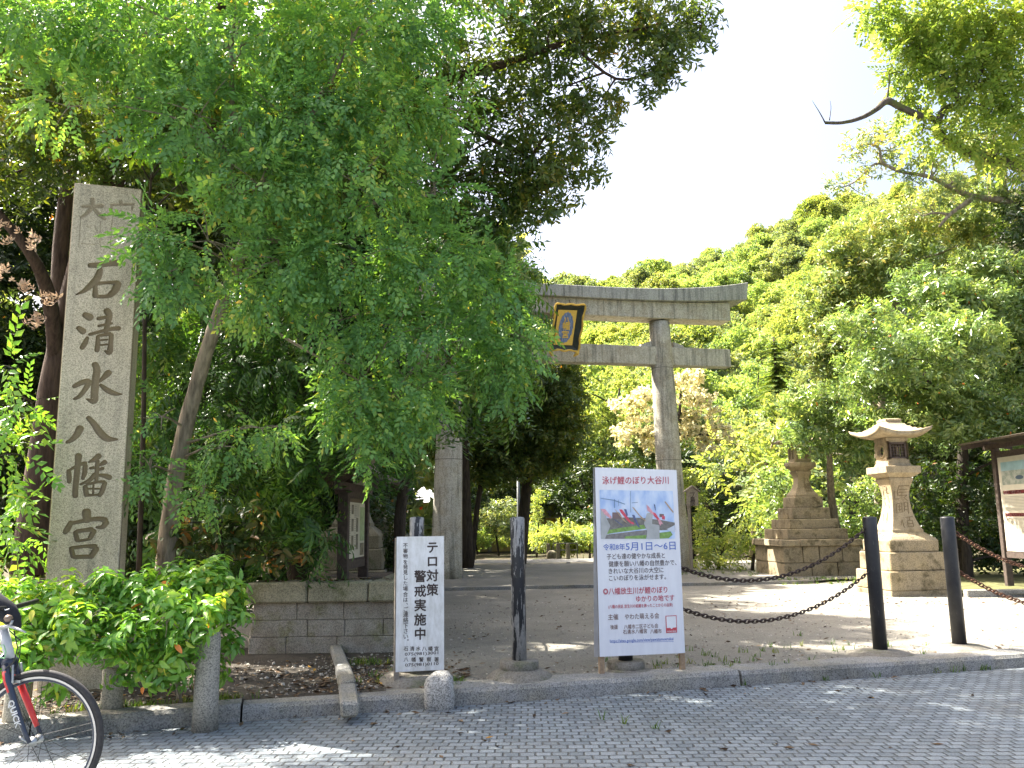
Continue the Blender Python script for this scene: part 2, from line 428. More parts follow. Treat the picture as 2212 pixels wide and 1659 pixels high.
def crop(ox, oy, sc):
    """pixels of an enlarged cut of the photograph -> pixels of the 2212 view"""
    return lambda x, y: ((ox + x / sc) / 1.8083, (oy + y / sc) / 1.8083)

# ------------------------------------------------------------------ inscribed stone pillar
def catmull(pts, n=5):
    pts = [np.array(p, float) for p in pts]
    if len(pts) < 2: return pts
    q = [2 * pts[0] - pts[1]] + pts + [2 * pts[-1] - pts[-2]]; out = []
    for i in range(1, len(q) - 2):
        for k in range(n):
            t = k / n
            out.append(.5 * (2 * q[i] + (q[i + 1] - q[i - 1]) * t + (2 * q[i - 1] - 5 * q[i] + 4 * q[i + 1] - q[i + 2]) * t * t + (3 * q[i] - q[i - 1] - 3 * q[i + 1] + q[i + 2]) * t ** 3))
    return out + [pts[-1]]
def groove(mb, pts, depth):
    """brush stroke [(x, z, width)] as a rounded groove, y > 0 goes into the stone"""
    s = catmull(pts); n = len(s)
    a, b = s[0], s[-1]; d0 = (s[0] - s[1])[:2]; d1 = (s[-1] - s[-2])[:2]
    d0 = d0 / (np.linalg.norm(d0) + 1e-9); d1 = d1 / (np.linalg.norm(d1) + 1e-9)
    seq = [(a[:2] + d0 * a[2] * .42, a[2] * .45), (a[:2] + d0 * a[2] * .25, a[2] * .82)] + [(p[:2], p[2]) for p in s] + [(b[:2] + d1 * b[2] * .25, b[2] * .82), (b[:2] + d1 * b[2] * .42, b[2] * .45)]
    vs = []; m_ = len(seq)
    for i, (p, w) in enumerate(seq):
        t = seq[min(i + 1, m_ - 1)][0] - seq[max(i - 1, 0)][0]; t = t / (np.linalg.norm(t) + 1e-9); nn = np.array([-t[1], t[0]])
        e = .35 if i in (0, m_ - 1) else 1.0
        for k, y in ((-.5, -.012), (-.47, depth * .55 * e), (-.25, depth * e), (.25, depth * .95 * e), (.47, depth * .5 * e), (.5, -.012)):
            q = p + nn * w * k; vs.append((q[0], y + random.uniform(0, .0006), q[1]))
    fs = []
    for i in range(m_ - 1):
        for k in range(6): k2 = (k + 1) % 6; fs.append((i * 6 + k, i * 6 + k2, i * 6 + 6 + k2, i * 6 + 6 + k))
    fs.append(tuple(range(6))[::-1]); fs.append(tuple((m_ - 1) * 6 + k for k in range(6)))
    mb.add(vs, fs)
PY = R(18)
pO = P(160, 393, 7.05); pO.z = LO
pil = thing('stone_pillar', 'tall granite pillar with large carved characters rising behind leafy shrub', 'pillar', pO, PY)
fr = Frame(pO, PY)
tl, tr_ = fr.hit(160, 393), fr.hit(307.5, 406); bl, br = fr.hit(96, 1264), fr.hit(255.5, 1264)
def ext(a, b, z): t = (z - a[1]) / (b[1] - a[1]); return a[0] + (b[0] - a[0]) * t
z1 = tl[1]; z0 = 0.0; DEP = .42
X = [ext(tl, bl, z0), ext(tr_, br, z0), ext(tr_, br, z1), ext(tl, bl, z1)]
mb = MB(); mb.add([(X[0], 0, -.1), (X[1], 0, -.1), (X[1], DEP, -.1), (X[0], DEP, -.1), (X[3], 0, z1), (X[2], 0, z1), (X[2] - .01, DEP, z1 + .01), (X[3] + .01, DEP, z1 + .01)],
       [(0, 3, 2, 1), (4, 5, 6, 7), (0, 1, 5, 4), (1, 2, 6, 5), (2, 3, 7, 6), (3, 0, 4, 7)])
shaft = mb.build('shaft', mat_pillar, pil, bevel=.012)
A, B = crop(0, 600, 2.074), crop(0, 1400, 2.074)
ST = [(A, .018, s) for s in [
 [(730, 905, 42), (800, 903, 50), (880, 890, 52), (950, 885, 58)], [(812, 940, 45), (790, 1005, 58), (740, 1062, 52), (680, 1112, 34), (618, 1142, 12)],
 [(772, 1068, 32), (772, 1150, 48)], [(785, 1052, 36), (870, 1046, 28), (950, 1045, 42)], [(952, 1058, 62), (930, 1110, 58), (890, 1148, 46)], [(790, 1158, 32), (850, 1157, 34), (900, 1147, 38)],
 [(692, 1308, 52), (726, 1325, 64)], [(638, 1414, 42), (672, 1440, 54)], [(665, 1572, 40), (690, 1532, 42), (707, 1492, 28)],
 [(868, 1275, 58), (885, 1312, 52), (872, 1380, 42), (856, 1442, 38)], [(797, 1337, 32), (870, 1322, 28), (902, 1310, 22)], [(800, 1396, 24), (905, 1375, 22)],
 [(727, 1465, 28), (820, 1440, 28), (900, 1421, 34), (962, 1415, 40)], [(792, 1482, 30), (792, 1540, 38), (785, 1592, 40)], [(800, 1475, 24), (890, 1460, 34)],
 [(902, 1470, 38), (897, 1540, 38), (886, 1608, 48), (852, 1600, 18)], [(812, 1512, 16), (870, 1506, 16)], [(812, 1552, 16), (870, 1546, 16)]]]
ST += [(B, .018, s) for s in [
 [(770, 50, 52), (785, 92, 54), (773, 180, 58), (766, 280, 58), (760, 345, 54), (702, 330, 14)], [(602, 226, 36), (660, 197, 42), (718, 188, 48), (690, 250, 40), (642, 308, 34), (602, 328, 22)],
 [(878, 117, 54), (840, 155, 40), (808, 185, 24)], [(816, 216, 28), (870, 258, 44), (930, 285, 38), (985, 290, 14)],
 [(648, 568, 58), (620, 620, 52), (580, 660, 38), (542, 680, 24)], [(716, 482, 38), (760, 530, 48), (810, 600, 58), (870, 650, 52), (952, 656, 14)],
 [(556, 912, 34), (560, 960, 38), (560, 998, 34)], [(572, 900, 22), (640, 862, 28), (690, 850, 34)], [(690, 872, 38), (685, 930, 38), (671, 972, 28)],
 [(635, 792, 54), (630, 860, 44), (620, 960, 44), (610, 1060, 44), (610, 1112, 44)], [(798, 792, 48), (760, 822, 38), (722, 840, 18)], [(732, 890, 22), (765, 886, 24)], [(848, 842, 42), (812, 862, 22)],
 [(802, 945, 24), (850, 952, 38), (886, 965, 44)], [(790, 832, 32), (785, 900, 34), (780, 985, 32)], [(768, 942, 38), (720, 990, 32), (652, 1020, 18)], [(832, 892, 28), (805, 900, 24)],
 [(690, 1042, 38), (700, 1105, 38)], [(702, 1022, 22), (790, 1002, 22), (842, 1000, 28)], [(848, 1012, 38), (825, 1080, 38), (806, 1108, 34)], [(758, 1016, 16), (754, 1092, 16)], [(712, 1056, 15), (805, 1056, 15)], [(712, 1110, 22), (800, 1104, 18)],
 [(700, 1247, 68), (705, 1308, 58)], [(572, 1332, 38), (547, 1380, 48), (527, 1408, 38)], [(582, 1336, 28), (700, 1312, 32), (800, 1300, 38), (850, 1311, 48)], [(858, 1332, 48), (830, 1366, 38), (782, 1370, 18)],
 [(610, 1412, 34), (625, 1470, 38)], [(622, 1400, 28), (740, 1386, 38)], [(758, 1402, 44), (732, 1452, 38)], [(632, 1480, 22), (720, 1466, 22)],
 [(576, 1542, 34), (592, 1603, 38)], [(582, 1536, 28), (700, 1522, 28), (768, 1526, 44)], [(778, 1546, 48), (740, 1603, 44)], [(602, 1610, 32), (728, 1606, 34)]]]
ST += [(A, .007, s) for s in [
 [(750, 370, 40), (745, 430, 46), (710, 480, 36), (658, 518, 24)], [(672, 430, 30), (828, 424, 40)], [(760, 440, 38), (800, 490, 42), (846, 528, 34)],
 [(980, 392, 38), (985, 412, 28)], [(905, 432, 22), (903, 472, 16)], [(902, 416, 22), (1078, 410, 28)], [(1074, 432, 22), (1070, 455, 14)]]]
ST += [(A, .0042, s) for s in [
 [(920, 480, 10), (905, 600, 9), (895, 750, 7)], [(655, 530, 9), (648, 640, 8), (640, 760, 7)], [(815, 550, 9), (812, 650, 8), (815, 770, 7)], [(705, 590, 12), (735, 600, 10)], [(770, 590, 14), (790, 640, 12)], [(660, 730, 8), (780, 740, 7)]]]
cut = MB()
sc = 7.3 / FPX / 2.074 / 1.8083
for f_, dep, s in ST:
    q = []
    for x, y, w in s:
        h = fr.hit(*f_(x, y)); q.append((h[0], h[1], w * sc * 1.05))
    groove(cut, q, dep)
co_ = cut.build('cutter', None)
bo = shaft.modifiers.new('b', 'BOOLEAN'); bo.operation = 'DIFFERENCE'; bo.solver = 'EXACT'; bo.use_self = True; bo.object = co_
co_.parent = pil
bpy.context.view_layer.update()
dg = bpy.context.evaluated_depsgraph_get()
me = bpy.data.meshes.new_from_object(shaft.evaluated_get(dg))
nv = len(me.vertices)
shaft.modifiers.clear(); shaft.data = me
bpy.data.objects.remove(co_)
print('PILLAR verts', nv)

# ------------------------------------------------------------------ torii gate
TY = R(14)
tb0, tb1 = P(965, 1245, 19.9), P(1460, 1239, 21.25)
tO = (tb0 + tb1) / 2; tO.z = HI
TY = math.atan2(tb1.y - tb0.y, tb1.x - tb0.x)
tf = Frame(tO, TY)
tor = thing('torii_gate', 'large grey stone shrine gate spanning the gravel approach', 'gate', tO, TY)
def col(bu, bv, tu, tv, r0, r1):
    b, t = tf.hit(bu, bv), tf.hit(tu, tv)
    mb = MB(); N = 14; pts = []; rr = []
    for i in range(N + 1):
        k = i / N; z = -.1 + (t[1] + .1) * k
        pts.append((b[0] + (t[0] - b[0]) * k, 0, z)); rr.append(r0 + (r1 - r0) * k ** .8)
    mb.tube(pts, rr, 40)
    for k in (.28, .60):
        pass
    return mb.build('column', mat_torii, tor, True), t
_, tR = col(1461, 1240, 1424, 697, .385, .265)
hw = 0
bR = tf.hit(1461, 1240); bL = tf.hit(963, 1245)
mb = MB(); N = 14; dx = bR[0] - tR[0]
mb.tube([(bL[0] + dx * i / N, 0, -.1 + (tR[1] + .1) * i / N) for i in range(N + 1)], [.385 + (.265 - .385) * (i / N) ** .8 for i in range(N + 1)], 40)
mb.build('column', mat_torii, tor, True)
cx = (bR[0] + bL[0]) / 2
# joint rings of the right column are thin dark seams
m_seam = plain('dark_seam', (.08, .075, .06), .9)
for v in (797, 995):
    _, z = tf.hit(1440, v); k = (z + .1) / (tR[1] + .1); r = .385 + (.265 - .385) * k ** .8
    for s, b in ((1, bR[0]), (-1, bL[0])):
        xx = b - s * dx * k if s > 0 else b + dx * k; MB().lathe([(r + .001, z - .006), (r + .0035, z - .004), (r + .0035, z + .004), (r + .001, z + .006)], 40, cx=xx).build('seam', m_seam, tor)

ntop = (tf.hit(1163, 741)[1] + tf.hit(1572, 758)[1]) / 2; nbot = (tf.hit(1163, 782)[1] + tf.hit(1572, 795.5)[1]) / 2
nx = tf.hit(1572, 776)[0]; nl = 2 * cx - nx
mb = MB(); mb.box(nl, nx, -.17, .17, nbot, ntop); mb.build('tie_beam', mat_torii, tor, bevel=.015)
mb = MB()
for s in (-1, 1):
    for d in (-1, 1):
        xc = cx + s * (bR[0] - dx * .83 - cx); x0 = xc + d * .30
        mb = MB(); mb.add([(x0, -.11, ntop), (x0 + d * .30, -.11, ntop), (x0 + d * .30, .11, ntop), (x0, .11, ntop), (x0, -.09, ntop + .16), (x0 + d * .27, -.09, ntop + .07), (x0 + d * .27, .09, ntop + .07), (x0, .09, ntop + .16)],
               [(0, 3, 2, 1), (4, 5, 6, 7), (0, 1, 5, 4), (1, 2, 6, 5), (2, 3, 7, 6), (3, 0, 4, 7)]); mb.build('wedge', mat_torii, tor)
# curved cap beams
def beam(name, mat, xe, zb, zt, rise_b, rise_t, y0, y1, slant, power=3.2):
    N = 30; vs = []; fs = []
    for i in range(N + 1):
        s = -1 + 2 * i / N; a = abs(s); 
        xb = cx + s * (xe - cx - slant); xt = cx + s * (xe - cx)
        b = zb + rise_b * a ** power; t = zt + rise_t * a ** power
        vs += [(xb, y0, b), (xb, y1, b), (xt, y1, t), (xt, y0, t)]
        if i:
            for k in range(4): k2 = (k + 1) % 4; fs.append((4 * i - 4 + k, 4 * i - 4 + k2, 4 * i + k2, 4 * i + k))
    fs += [(0, 1, 2, 3), (4 * N, 4 * N + 3, 4 * N + 2, 4 * N + 1)]
    MB().add(vs, fs).build(name, mat, tor, bevel=.012)
Z = lambda u, v: tf.hit(u, v)[1]
# low point just off centre reads at u = 1290..1456; ends rise
zsm_b = Z(1280, 687); zsm_t = Z(1280, 653); zk_t = Z(1280, 628)
xs = tf.hit(1566, 680)[0]; xk = tf.hit(1600, 630)[0]
beam('lintel', mat_torii, xs, zsm_b, zsm_t, Z(1566, 698.5) - zsm_b, Z(1566, 659) - zsm_t, -.30, .30, .0)
beam('cap_beam', mat_torii_cap, xk, zsm_t + .004, zk_t, Z(1592, 656) - zsm_t, Z(1600, 619) - zk_t, -.42, .42, .06)
# middle strut behind the plaque
mb = MB(); xq = tf.hit(1212, 715)[0]; mb.box(xq - .17, xq + .17, -.13, .13, ntop - .01, zsm_b + .01); mb.build('strut', mat_torii, tor)

# plaque hanging from the lintel
E_ = crop(2080, 1150, 5.53)
pq = P(1219, 712, tO.y + (P(1219, 712, 20.5).x - tO.x) * math.tan(TY) - .62)
plq = thing('shrine_plaque', 'gold and blue framed plaque with gold characters hung on the stone gate', 'plaque', pq, TY)
pf = Frame(pq, TY)
h = lambda x, y: pf.hit(*E_(x, y))
c4 = [h(450, 1090), h(850, 1105), h(922, 380), h(520, 365)]
def tilt(z): return -.16 * (z + .55) / 1.0       # leans forward at the top
def quadprism(mb, q, y, th):
    mb.add([(x, y + tilt(z), z) for x, z in q] + [(x, y + tilt(z) + th, z) for x, z in q], [(0, 1, 2, 3), (7, 6, 5, 4), (0, 4, 5, 1), (1, 5, 6, 2), (2, 6, 7, 3), (3, 7, 4, 0)])
mb = MB(); quadprism(mb, c4, .0, .05); mb.build('panel', mat_gold, plq)
# oval
cxx, czz = h(695, 735); ax = (h(845, 735)[0] - h(545, 735)[0]) / 2; az = (h(695, 415)[1] - h(695, 1050)[1]) / 2
sk = (c4[3][0] + c4[2][0] - c4[0][0] - c4[1][0]) / 2 / (c4[3][1] - c4[0][1])
mb = MB(); ov = []
for k in range(48):
    a = 2 * PI * k / 48; r = 1 + .035 * math.cos(a * 16)
    z = az * math.sin(a) * r; ov.append((cxx + ax * math.cos(a) * r + sk * z, czz + z))
mb.add([(x, -.012 + tilt(z), z) for x, z in ov], [tuple(range(48))]); mb.build('oval_field', mat_blue, plq)
wch = h(780, 700)[0] - h(610, 700)[0]
g = glyphs([('八', *h(702, 590), None, wch * .9), ('幡', *h(697, 705), None, wch * 1.0), ('宮', *h(685, 880), None, wch * .95)], -.03, .022)
g.v = [(x, y + tilt(z), z) for x, y, z in g.v]; g.build('lettering', mat_gold, plq)
# flared frame: four leaves sloping forward, with wavy gold rim
of = [h(360, 1215), h(960, 1240), h(1065, 290), h(440, 265)]
mb = MB(); rim = MB()
for i in range(4):
    a, b = c4[i], c4[(i + 1) % 4]; oa, ob = of[i], of[(i + 1) % 4]; N = 12; vs = []; line = []
    for k in range(N + 1):
        t = k / N; ip = (a[0] + (b[0] - a[0]) * t, a[1] + (b[1] - a[1]) * t); op = (oa[0] + (ob[0] - oa[0]) * t, oa[1] + (ob[1] - oa[1]) * t)
        w = 1 + .10 * math.sin(t * PI * 5) * (1 if 0 < k < N else 0); op = (ip[0] + (op[0] - ip[0]) * w, ip[1] + (op[1] - ip[1]) * w)
        vs += [(ip[0], .012 + tilt(ip[1]), ip[1]), (op[0], -.11 + tilt(op[1]), op[1]), (op[0], -.07 + tilt(op[1]), op[1]), (ip[0], .05 + tilt(ip[1]), ip[1])]
        line.append((op[0], -.10 + tilt(op[1]), op[1]))
    fs = []
    for k in range(N):
        for q in range(4): q2 = (q + 1) % 4; fs.append((4 * k + q, 4 * k + q2, 4 * k + 4 + q2, 4 * k + 4 + q))
    mb.add(vs, fs)
    rim.tube(line, [.022 + .008 * (k % 2) for k in range(N + 1)], 6)
for bx, ex in ((of[0], (h(410, 1335))), (of[1], (h(870, 1350)))):
    rim.tube([(bx[0], -.10 + tilt(bx[1]), bx[1]), ((bx[0] * .75 + ex[0] * .25), -.10 + tilt(bx[1]), (bx[1] + ex[1]) / 2), (ex[0], -.08 + tilt(ex[1]), ex[1])], [.035, .05, .02], 8)
mb.build('frame', mat_frame_green, plq); rim.build('rim', mat_gold, plq)
for x in (500, 800): a, b = h(x, 120), h(x, 290); MB().tube([(a[0], .0, a[1]), (b[0], -.09, b[1])], .012, 6).build('hanging_wire', mat_iron, plq)

# ------------------------------------------------------------------ stone lanterns
def shaft_prof(rb, rw, rt, z0, z1, band=.05):
    pr = [(rb, z0), (rb, z0 + band), (rb * .97, z0 + band + .002)]
    for i in range(1, 15):
        t = i / 15; 
        r = rw + (rb * .95 - rw) * max(0, 1 - t / .68) ** 2.1 + (rt - rw) * max(0, (t - .68) / .32) ** 1.6
        pr.append((r, z0 + band + (z1 - z0 - band * 1.6) * t))
    return pr + [(rt, z1 - band * .7), (rt, z1)]
def square_stack(mb, tiers):
    for w, z0, z1 in tiers: mb.box(-w / 2, w / 2, -w / 2, w / 2, z0, z1, 0, .008, .008)
def lantern(root, k, ms, mbse, full=True, carve=True):
    """k scales everything; local z = 0 at the ground"""
    mb = MB(); square_stack(mb, [(1.13, -.05, .09)]); mb.build('plinth', mbse, root, bevel=.012)
    mb = MB(); square_stack(mb, [(1.12, .091, .41)]); mb.build('step', mbse, root, bevel=.016)
    mb = MB(); square_stack(mb, [(1.0, .411, .72)]); mb.build('step', mbse, root, bevel=.016)
    mb = MB(); pr = [(.44, .721), (.445, .91), (.43, .935), (.385, .98), (.33, 1.02), (.30, 1.05)]; mb.lathe(pr, sq=True); mb.build('base_block', mbse, root, bevel=.014)
    mb = MB(); mb.lathe(shaft_prof(.285, .158, .222, 1.05, 1.99), sq=True); sh = mb.build('shaft', ms, root)
    mb = MB(); mb.lathe([(.205, 1.991), (.22, 2.0), (.315, 2.07), (.322, 2.08), (.322, 2.19), (.30, 2.197), (.22, 2.20), (.21, 2.25)], sq=True); mb.build('platform', ms, root)
    # fire box: four corner posts, rails, round and latticed openings
    w, z0, z1 = .20, 2.25, 2.70; mb = MB()
    mb.box(-w, w, -w, w, z0, z0 + .06); mb.box(-w, w, -w, w, z1 - .06, z1)
    for sx in (-1, 1):
        # side walls x = +-w with a round hole
        vs = []; n = 24; th = .05
        for xx in (sx * w, sx * (w - th)):
            for q in range(n):
                a = 2 * PI * q / n; vs.append((xx, .095 * math.cos(a), 2.475 + .095 * math.sin(a)))
            for q in range(n):
                a = 2 * PI * q / n; c_, s_ = math.cos(a), math.sin(a); k_ = min(w / max(abs(c_), 1e-6), .165 / max(abs(s_), 1e-6)); vs.append((xx, k_ * c_, 2.475 + k_ * s_))
        fs = []
        for q in range(n):
            q2 = (q + 1) % n
            fs += [(q, q2, n + q2, n + q), (2 * n + q2, 2 * n + q, 3 * n + q, 3 * n + q2), (q2, q, 2 * n + q, 2 * n + q2)]
        mb.add(vs, fs)
        ring = [(sx * (w + .004), .115 * math.cos(2 * PI * q / 24), 2.475 + .115 * math.sin(2 * PI * q / 24)) for q in range(25)]
        mb.tube(ring, .014, 6)
    for sy in (-1, 1):
        y0, y1 = sorted((sy * w, sy * (w - .05)))
        mb.box(-w + .051, -.14, y0, y1, 2.311, 2.639); mb.box(.14, w - .051, y0, y1, 2.311, 2.639); mb.box(-.139, .139, y0, y1, 2.60, 2.638); mb.box(-.139, .139, y0, y1, 2.312, 2.345)
    mb.build('fire_box', ms, root)
    for sy in (-1, 1):
        mb = MB(); y = sy * (w - .012)
        for a, b, c_, d in ((-.155, .155, 2.585, 2.615), (-.155, .155, 2.33, 2.36), (-.155, -.125, 2.33, 2.615), (.125, .155, 2.33, 2.615)): mb.box(a, b, y - .02, y + .02, c_, d)
        for q in range(1, 5): mb.box(-.125 + .05 * q - .006, -.125 + .05 * q + .006, y - .008, y + .008, 2.36, 2.585)
        for q in range(1, 5): mb.box(-.125, .125, y - .006, y + .006, 2.36 + .045 * q - .005, 2.36 + .045 * q + .005)
        mb.build('lattice', mat_wood_dark, root)
    # roof with upturned corners
    N = 16; E = .48; 
    def top(x, y):
        r = max(abs(x), abs(y)) / E; cn = (abs(x) * abs(y)) / (E * E)
        q_ = min(1, max(0, (r - .22) / .78)); z = 2.795 + .235 * (1 - q_) ** 1.55 - .012 * r
        rd = .03 * (abs(abs(x) - abs(y)) < .03) 
        return z + .105 * cn ** 2.2
    def bot(x, y):
        r = max(abs(x), abs(y)) / E; cn = (abs(x) * abs(y)) / (E * E)
        return 2.70 + .015 * r + .105 * cn ** 2.2
    vs = []; fs = []
    ng = N + 1
    for f_ in (top, bot):
        for j in range(ng):
            for i in range(ng):
                x, y = -E + 2 * E * i / N, -E + 2 * E * j / N
                s_ = 1.0 if f_ is top else .965
                # corners pulled out
                cn = (abs(x) * abs(y)) / (E * E); s_ *= 1 + .05 * cn ** 3
                vs.append((x * s_, y * s_, f_(x, y)))
    for j in range(N):
        for i in range(N):
            a = j * ng + i; fs += [(a, a + 1, a + ng + 1, a + ng), (ng * ng + a + ng, ng * ng + a + ng + 1, ng * ng + a + 1, ng * ng + a)]
    bd = [i for i in range(ng)] + [j * ng + N for j in range(1, ng)] + [N * ng + i for i in range(N - 1, -1, -1)] + [j * ng for j in range(N - 1, 0, -1)]
    for a, b in zip(bd, bd[1:] + bd[:1]): fs.append((a, b, b + ng * ng, a + ng * ng))
    if full:
        MB().add(vs, fs).build('roof', ms, root, True)
        mb = MB(); mb.lathe([(.12, 2.985), (.15, 3.0), (.15, 3.035), (.10, 3.05)], sq=True); mb.build('finial_seat', ms, root)
    for c in root.children: c.scale = (k, k, k)
    return sh
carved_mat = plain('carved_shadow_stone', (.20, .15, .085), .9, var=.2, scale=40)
LY = R(7)
lc = G(1908, 1290, LO); LX = Vector((math.cos(LY), math.sin(LY), 0)); LN = Vector((-math.sin(LY), math.cos(LY), 0))
lO = lc + LX * .565 + LN * .565 + Vector((.145, 0, 0)); lO.z = LO
lan = thing('stone_lantern', 'tall stone lantern with upturned roof between two black bollards', 'lantern', lO, LY)
lantern(lan, 1.0, mat_lantern, mat_lantern_base)
# carved strokes on the curved shaft: front face characters and cursive on the side
F2 = crop(3300, 1600, 2.212)
lf = Frame(lO + Vector((math.sin(LY), -math.cos(LY), 0)) * .19, LY)
def shaft_r(z):
    t = min(1, max(0, (z - 1.10) / (.94 - .08))); rb, rw, rt = .285, .158, .222
    return rw + (rb * .95 - rw) * max(0, 1 - t / .68) ** 2.1 + (rt - rw) * max(0, (t - .68) / .32) ** 1.6
mb = MB()
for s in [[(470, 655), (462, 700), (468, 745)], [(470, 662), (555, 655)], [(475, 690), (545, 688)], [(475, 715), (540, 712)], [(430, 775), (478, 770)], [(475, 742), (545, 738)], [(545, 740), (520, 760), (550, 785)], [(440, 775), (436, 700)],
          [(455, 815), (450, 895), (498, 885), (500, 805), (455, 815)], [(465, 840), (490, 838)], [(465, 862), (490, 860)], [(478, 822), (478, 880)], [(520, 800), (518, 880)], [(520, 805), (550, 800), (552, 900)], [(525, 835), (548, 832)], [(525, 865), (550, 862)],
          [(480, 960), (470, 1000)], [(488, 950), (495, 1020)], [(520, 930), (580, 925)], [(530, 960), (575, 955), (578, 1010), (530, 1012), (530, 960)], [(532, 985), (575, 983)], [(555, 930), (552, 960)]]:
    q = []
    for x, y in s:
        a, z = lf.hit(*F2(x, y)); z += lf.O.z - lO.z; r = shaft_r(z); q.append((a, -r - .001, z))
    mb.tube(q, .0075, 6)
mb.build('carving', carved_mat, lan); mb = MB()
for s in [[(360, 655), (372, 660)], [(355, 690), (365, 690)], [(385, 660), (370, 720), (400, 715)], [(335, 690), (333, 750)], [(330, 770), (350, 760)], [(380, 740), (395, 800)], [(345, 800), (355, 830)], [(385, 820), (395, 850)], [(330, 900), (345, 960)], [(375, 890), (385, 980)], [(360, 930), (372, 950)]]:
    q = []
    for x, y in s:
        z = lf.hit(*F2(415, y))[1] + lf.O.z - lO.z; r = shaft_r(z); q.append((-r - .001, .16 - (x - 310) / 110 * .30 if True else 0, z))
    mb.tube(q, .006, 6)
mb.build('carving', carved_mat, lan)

# stepped lantern beyond it
fy = R(4)
fc = G(1768, 1252, HI - .05)
fO = G(1757, 1251, LO) 
fO = Vector((P(1757, 1200, 18.9).x + .16, 18.9 + .92, LO))
fl = thing('stone_lantern', 'stone lantern on a broad pyramid of stone steps, its top lost in leaves', 'lantern', fO, fy)
def stepped(root, k=1.0, top=True, ms=mat_lantern, mbse=mat_lantern_base):
    mb = MB()
    # masonry base in courses
    for z0, z1, nb in ((-.05, .34, 3), (.345, .70, 4)):
        e = [-.90 + 1.8 * i / nb + (random.uniform(-.08, .08) if 0 < i < nb else 0) for i in range(nb + 1)]
        for a, b in zip(e, e[1:]): mb.box(a + .003, b - .003, -.90, .90, z0, z1, 0, .01, .01)
    mb.build('masonry_base', mbse, root, bevel=.012)
    mb = MB()
    for a, b in ((-.95, -.52), (-.515, .60), (.605, .95)): mb.box(a, b, -.95, .95, .701, .85 + random.uniform(-.006, .006), 0, .01, .01)
    mb.build('coping', mbse, root, bevel=.015)
    for w, z0, z1 in ((1.42, .852, 1.08), (1.15, 1.081, 1.30), (.90, 1.301, 1.56), (.69, 1.561, 1.81)):
        MB().box(-w / 2, w / 2, -w / 2, w / 2, z0, z1, 0, .006, .006).build('step', mbse, root, bevel=.014)
    mb = MB(); mb.lathe([(.27, 1.811), (.27, 1.86)] + shaft_prof(.24, .135, .19, 1.861, 2.42)[1:], sq=True); mb.build('shaft', ms, root)
    if top:
        mb = MB(); mb.lathe([(.19, 2.421), (.22, 2.43), (.33, 2.50), (.355, 2.53), (.36, 2.60), (.34, 2.615), (.24, 2.63)], 8, a0=PI / 8); mb.build('platform', ms, root)
        mb = MB(); mb.box(-.2, .2, -.2, .2, 2.63, 2.70); mb.box(-.2, .2, -.2, .2, 3.0, 3.08)
        for x in (-.17, 0, .17):
            for y in (-.17, 0, .17):
                if x or y: mb.box(x - .028, x + .028, y - .028, y + .028, 2.69, 3.01)
        mb.build('fire_box', ms, root)
        mb = MB(); mb.lathe([(.42, 3.09), (.44, 3.13), (.30, 3.22), (.12, 3.34), (.08, 3.36), (.1, 3.42), (.02, 3.52)], sq=True); mb.build('roof', ms, root)
    for c in root.children: c.scale = (k, k, k)
stepped(fl)
F3 = crop(2950, 1750, 3.0156)
ff = Frame(fO + Vector((math.sin(fy), -math.cos(fy), 0)) * .2, fy)
zc = lambda y: ff.hit(*F3(620, y))[1]
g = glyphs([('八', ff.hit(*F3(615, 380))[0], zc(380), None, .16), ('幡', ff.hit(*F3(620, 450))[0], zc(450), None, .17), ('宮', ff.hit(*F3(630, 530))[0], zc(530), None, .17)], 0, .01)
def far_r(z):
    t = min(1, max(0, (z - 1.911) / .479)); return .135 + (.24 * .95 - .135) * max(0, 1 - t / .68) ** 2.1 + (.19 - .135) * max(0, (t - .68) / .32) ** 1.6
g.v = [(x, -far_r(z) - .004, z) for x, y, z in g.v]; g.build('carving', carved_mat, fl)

# ------------------------------------------------------------------ raised platform at the left with its lantern pair
pw = thing('platform_wall', 'low mossy stone retaining wall with flat coping left of the white sign', 'wall', (0, 0, 0))
wl = G(541, 1409, LO); wr = G(905, 1411, LO)
WY = (wl.y + wr.y) / 2; WX0, WX1 = wl.x, P(872, 1410, 8.9).x
zt = P(700, 1256, WY + .1).z; zc0 = P(700, 1301, WY).z
mb = MB()
zz = [LO - .05, LO + .16, LO + .45 * (zc0 - LO) + .10, zc0 - .004]
for r_ in range(3):
    x = WX0 + .0
    while x < WX1 - .02:
        w = random.uniform(.38, .62); x2 = min(x + w, WX1)
        if WX1 - x2 < .2: x2 = WX1
        ins = .05 * (zz[r_] + zz[r_ + 1] - 2 * LO) / 1.2
        j = random.uniform(0, .012)
        mb.box(x + .0015 + (ins if x == WX0 else 0), x2 - .0015, WY + j + ins * .6, WY + .5, zz[r_] + .001, zz[r_ + 1] - .0015, 0, .002, .002)
        x = x2
x = WY + .51
while x < WY + 3.4:     # the side wall along the approach and the left end
    mb.box(WX1 - .35, WX1 - .012, x, min(x + .55, WY + 3.5) - .006, LO - .05, zc0 - .004); mb.box(WX0 + .05, WX0 + .35, x, x + .545, LO - .05, zc0 - .004); x += .55
mb.build('blocks', mat_wall, pw, bevel=.006)
mb = MB(); x = WX0 - .03
for x2 in (WX0 + .62, WX0 + 1.25, WX1 + .03):
    mb.box(x + .003, x2 - .003, WY - .05, WY + .36, zc0, zt + random.uniform(-.004, .004), 0, .006, .008); x = x2
mb.box(WX1 - .36, WX1 + .03, WY + .365, WY + 3.5, zc0, zt - .003)
mb.build('coping', mat_coping, pw, bevel=.018)
MB().box(WX0 + .36, WX1 - .37, WY + .37, WY + 7.4, zc0 - .2, zt - .06).build('fill', mat_soil, pw)

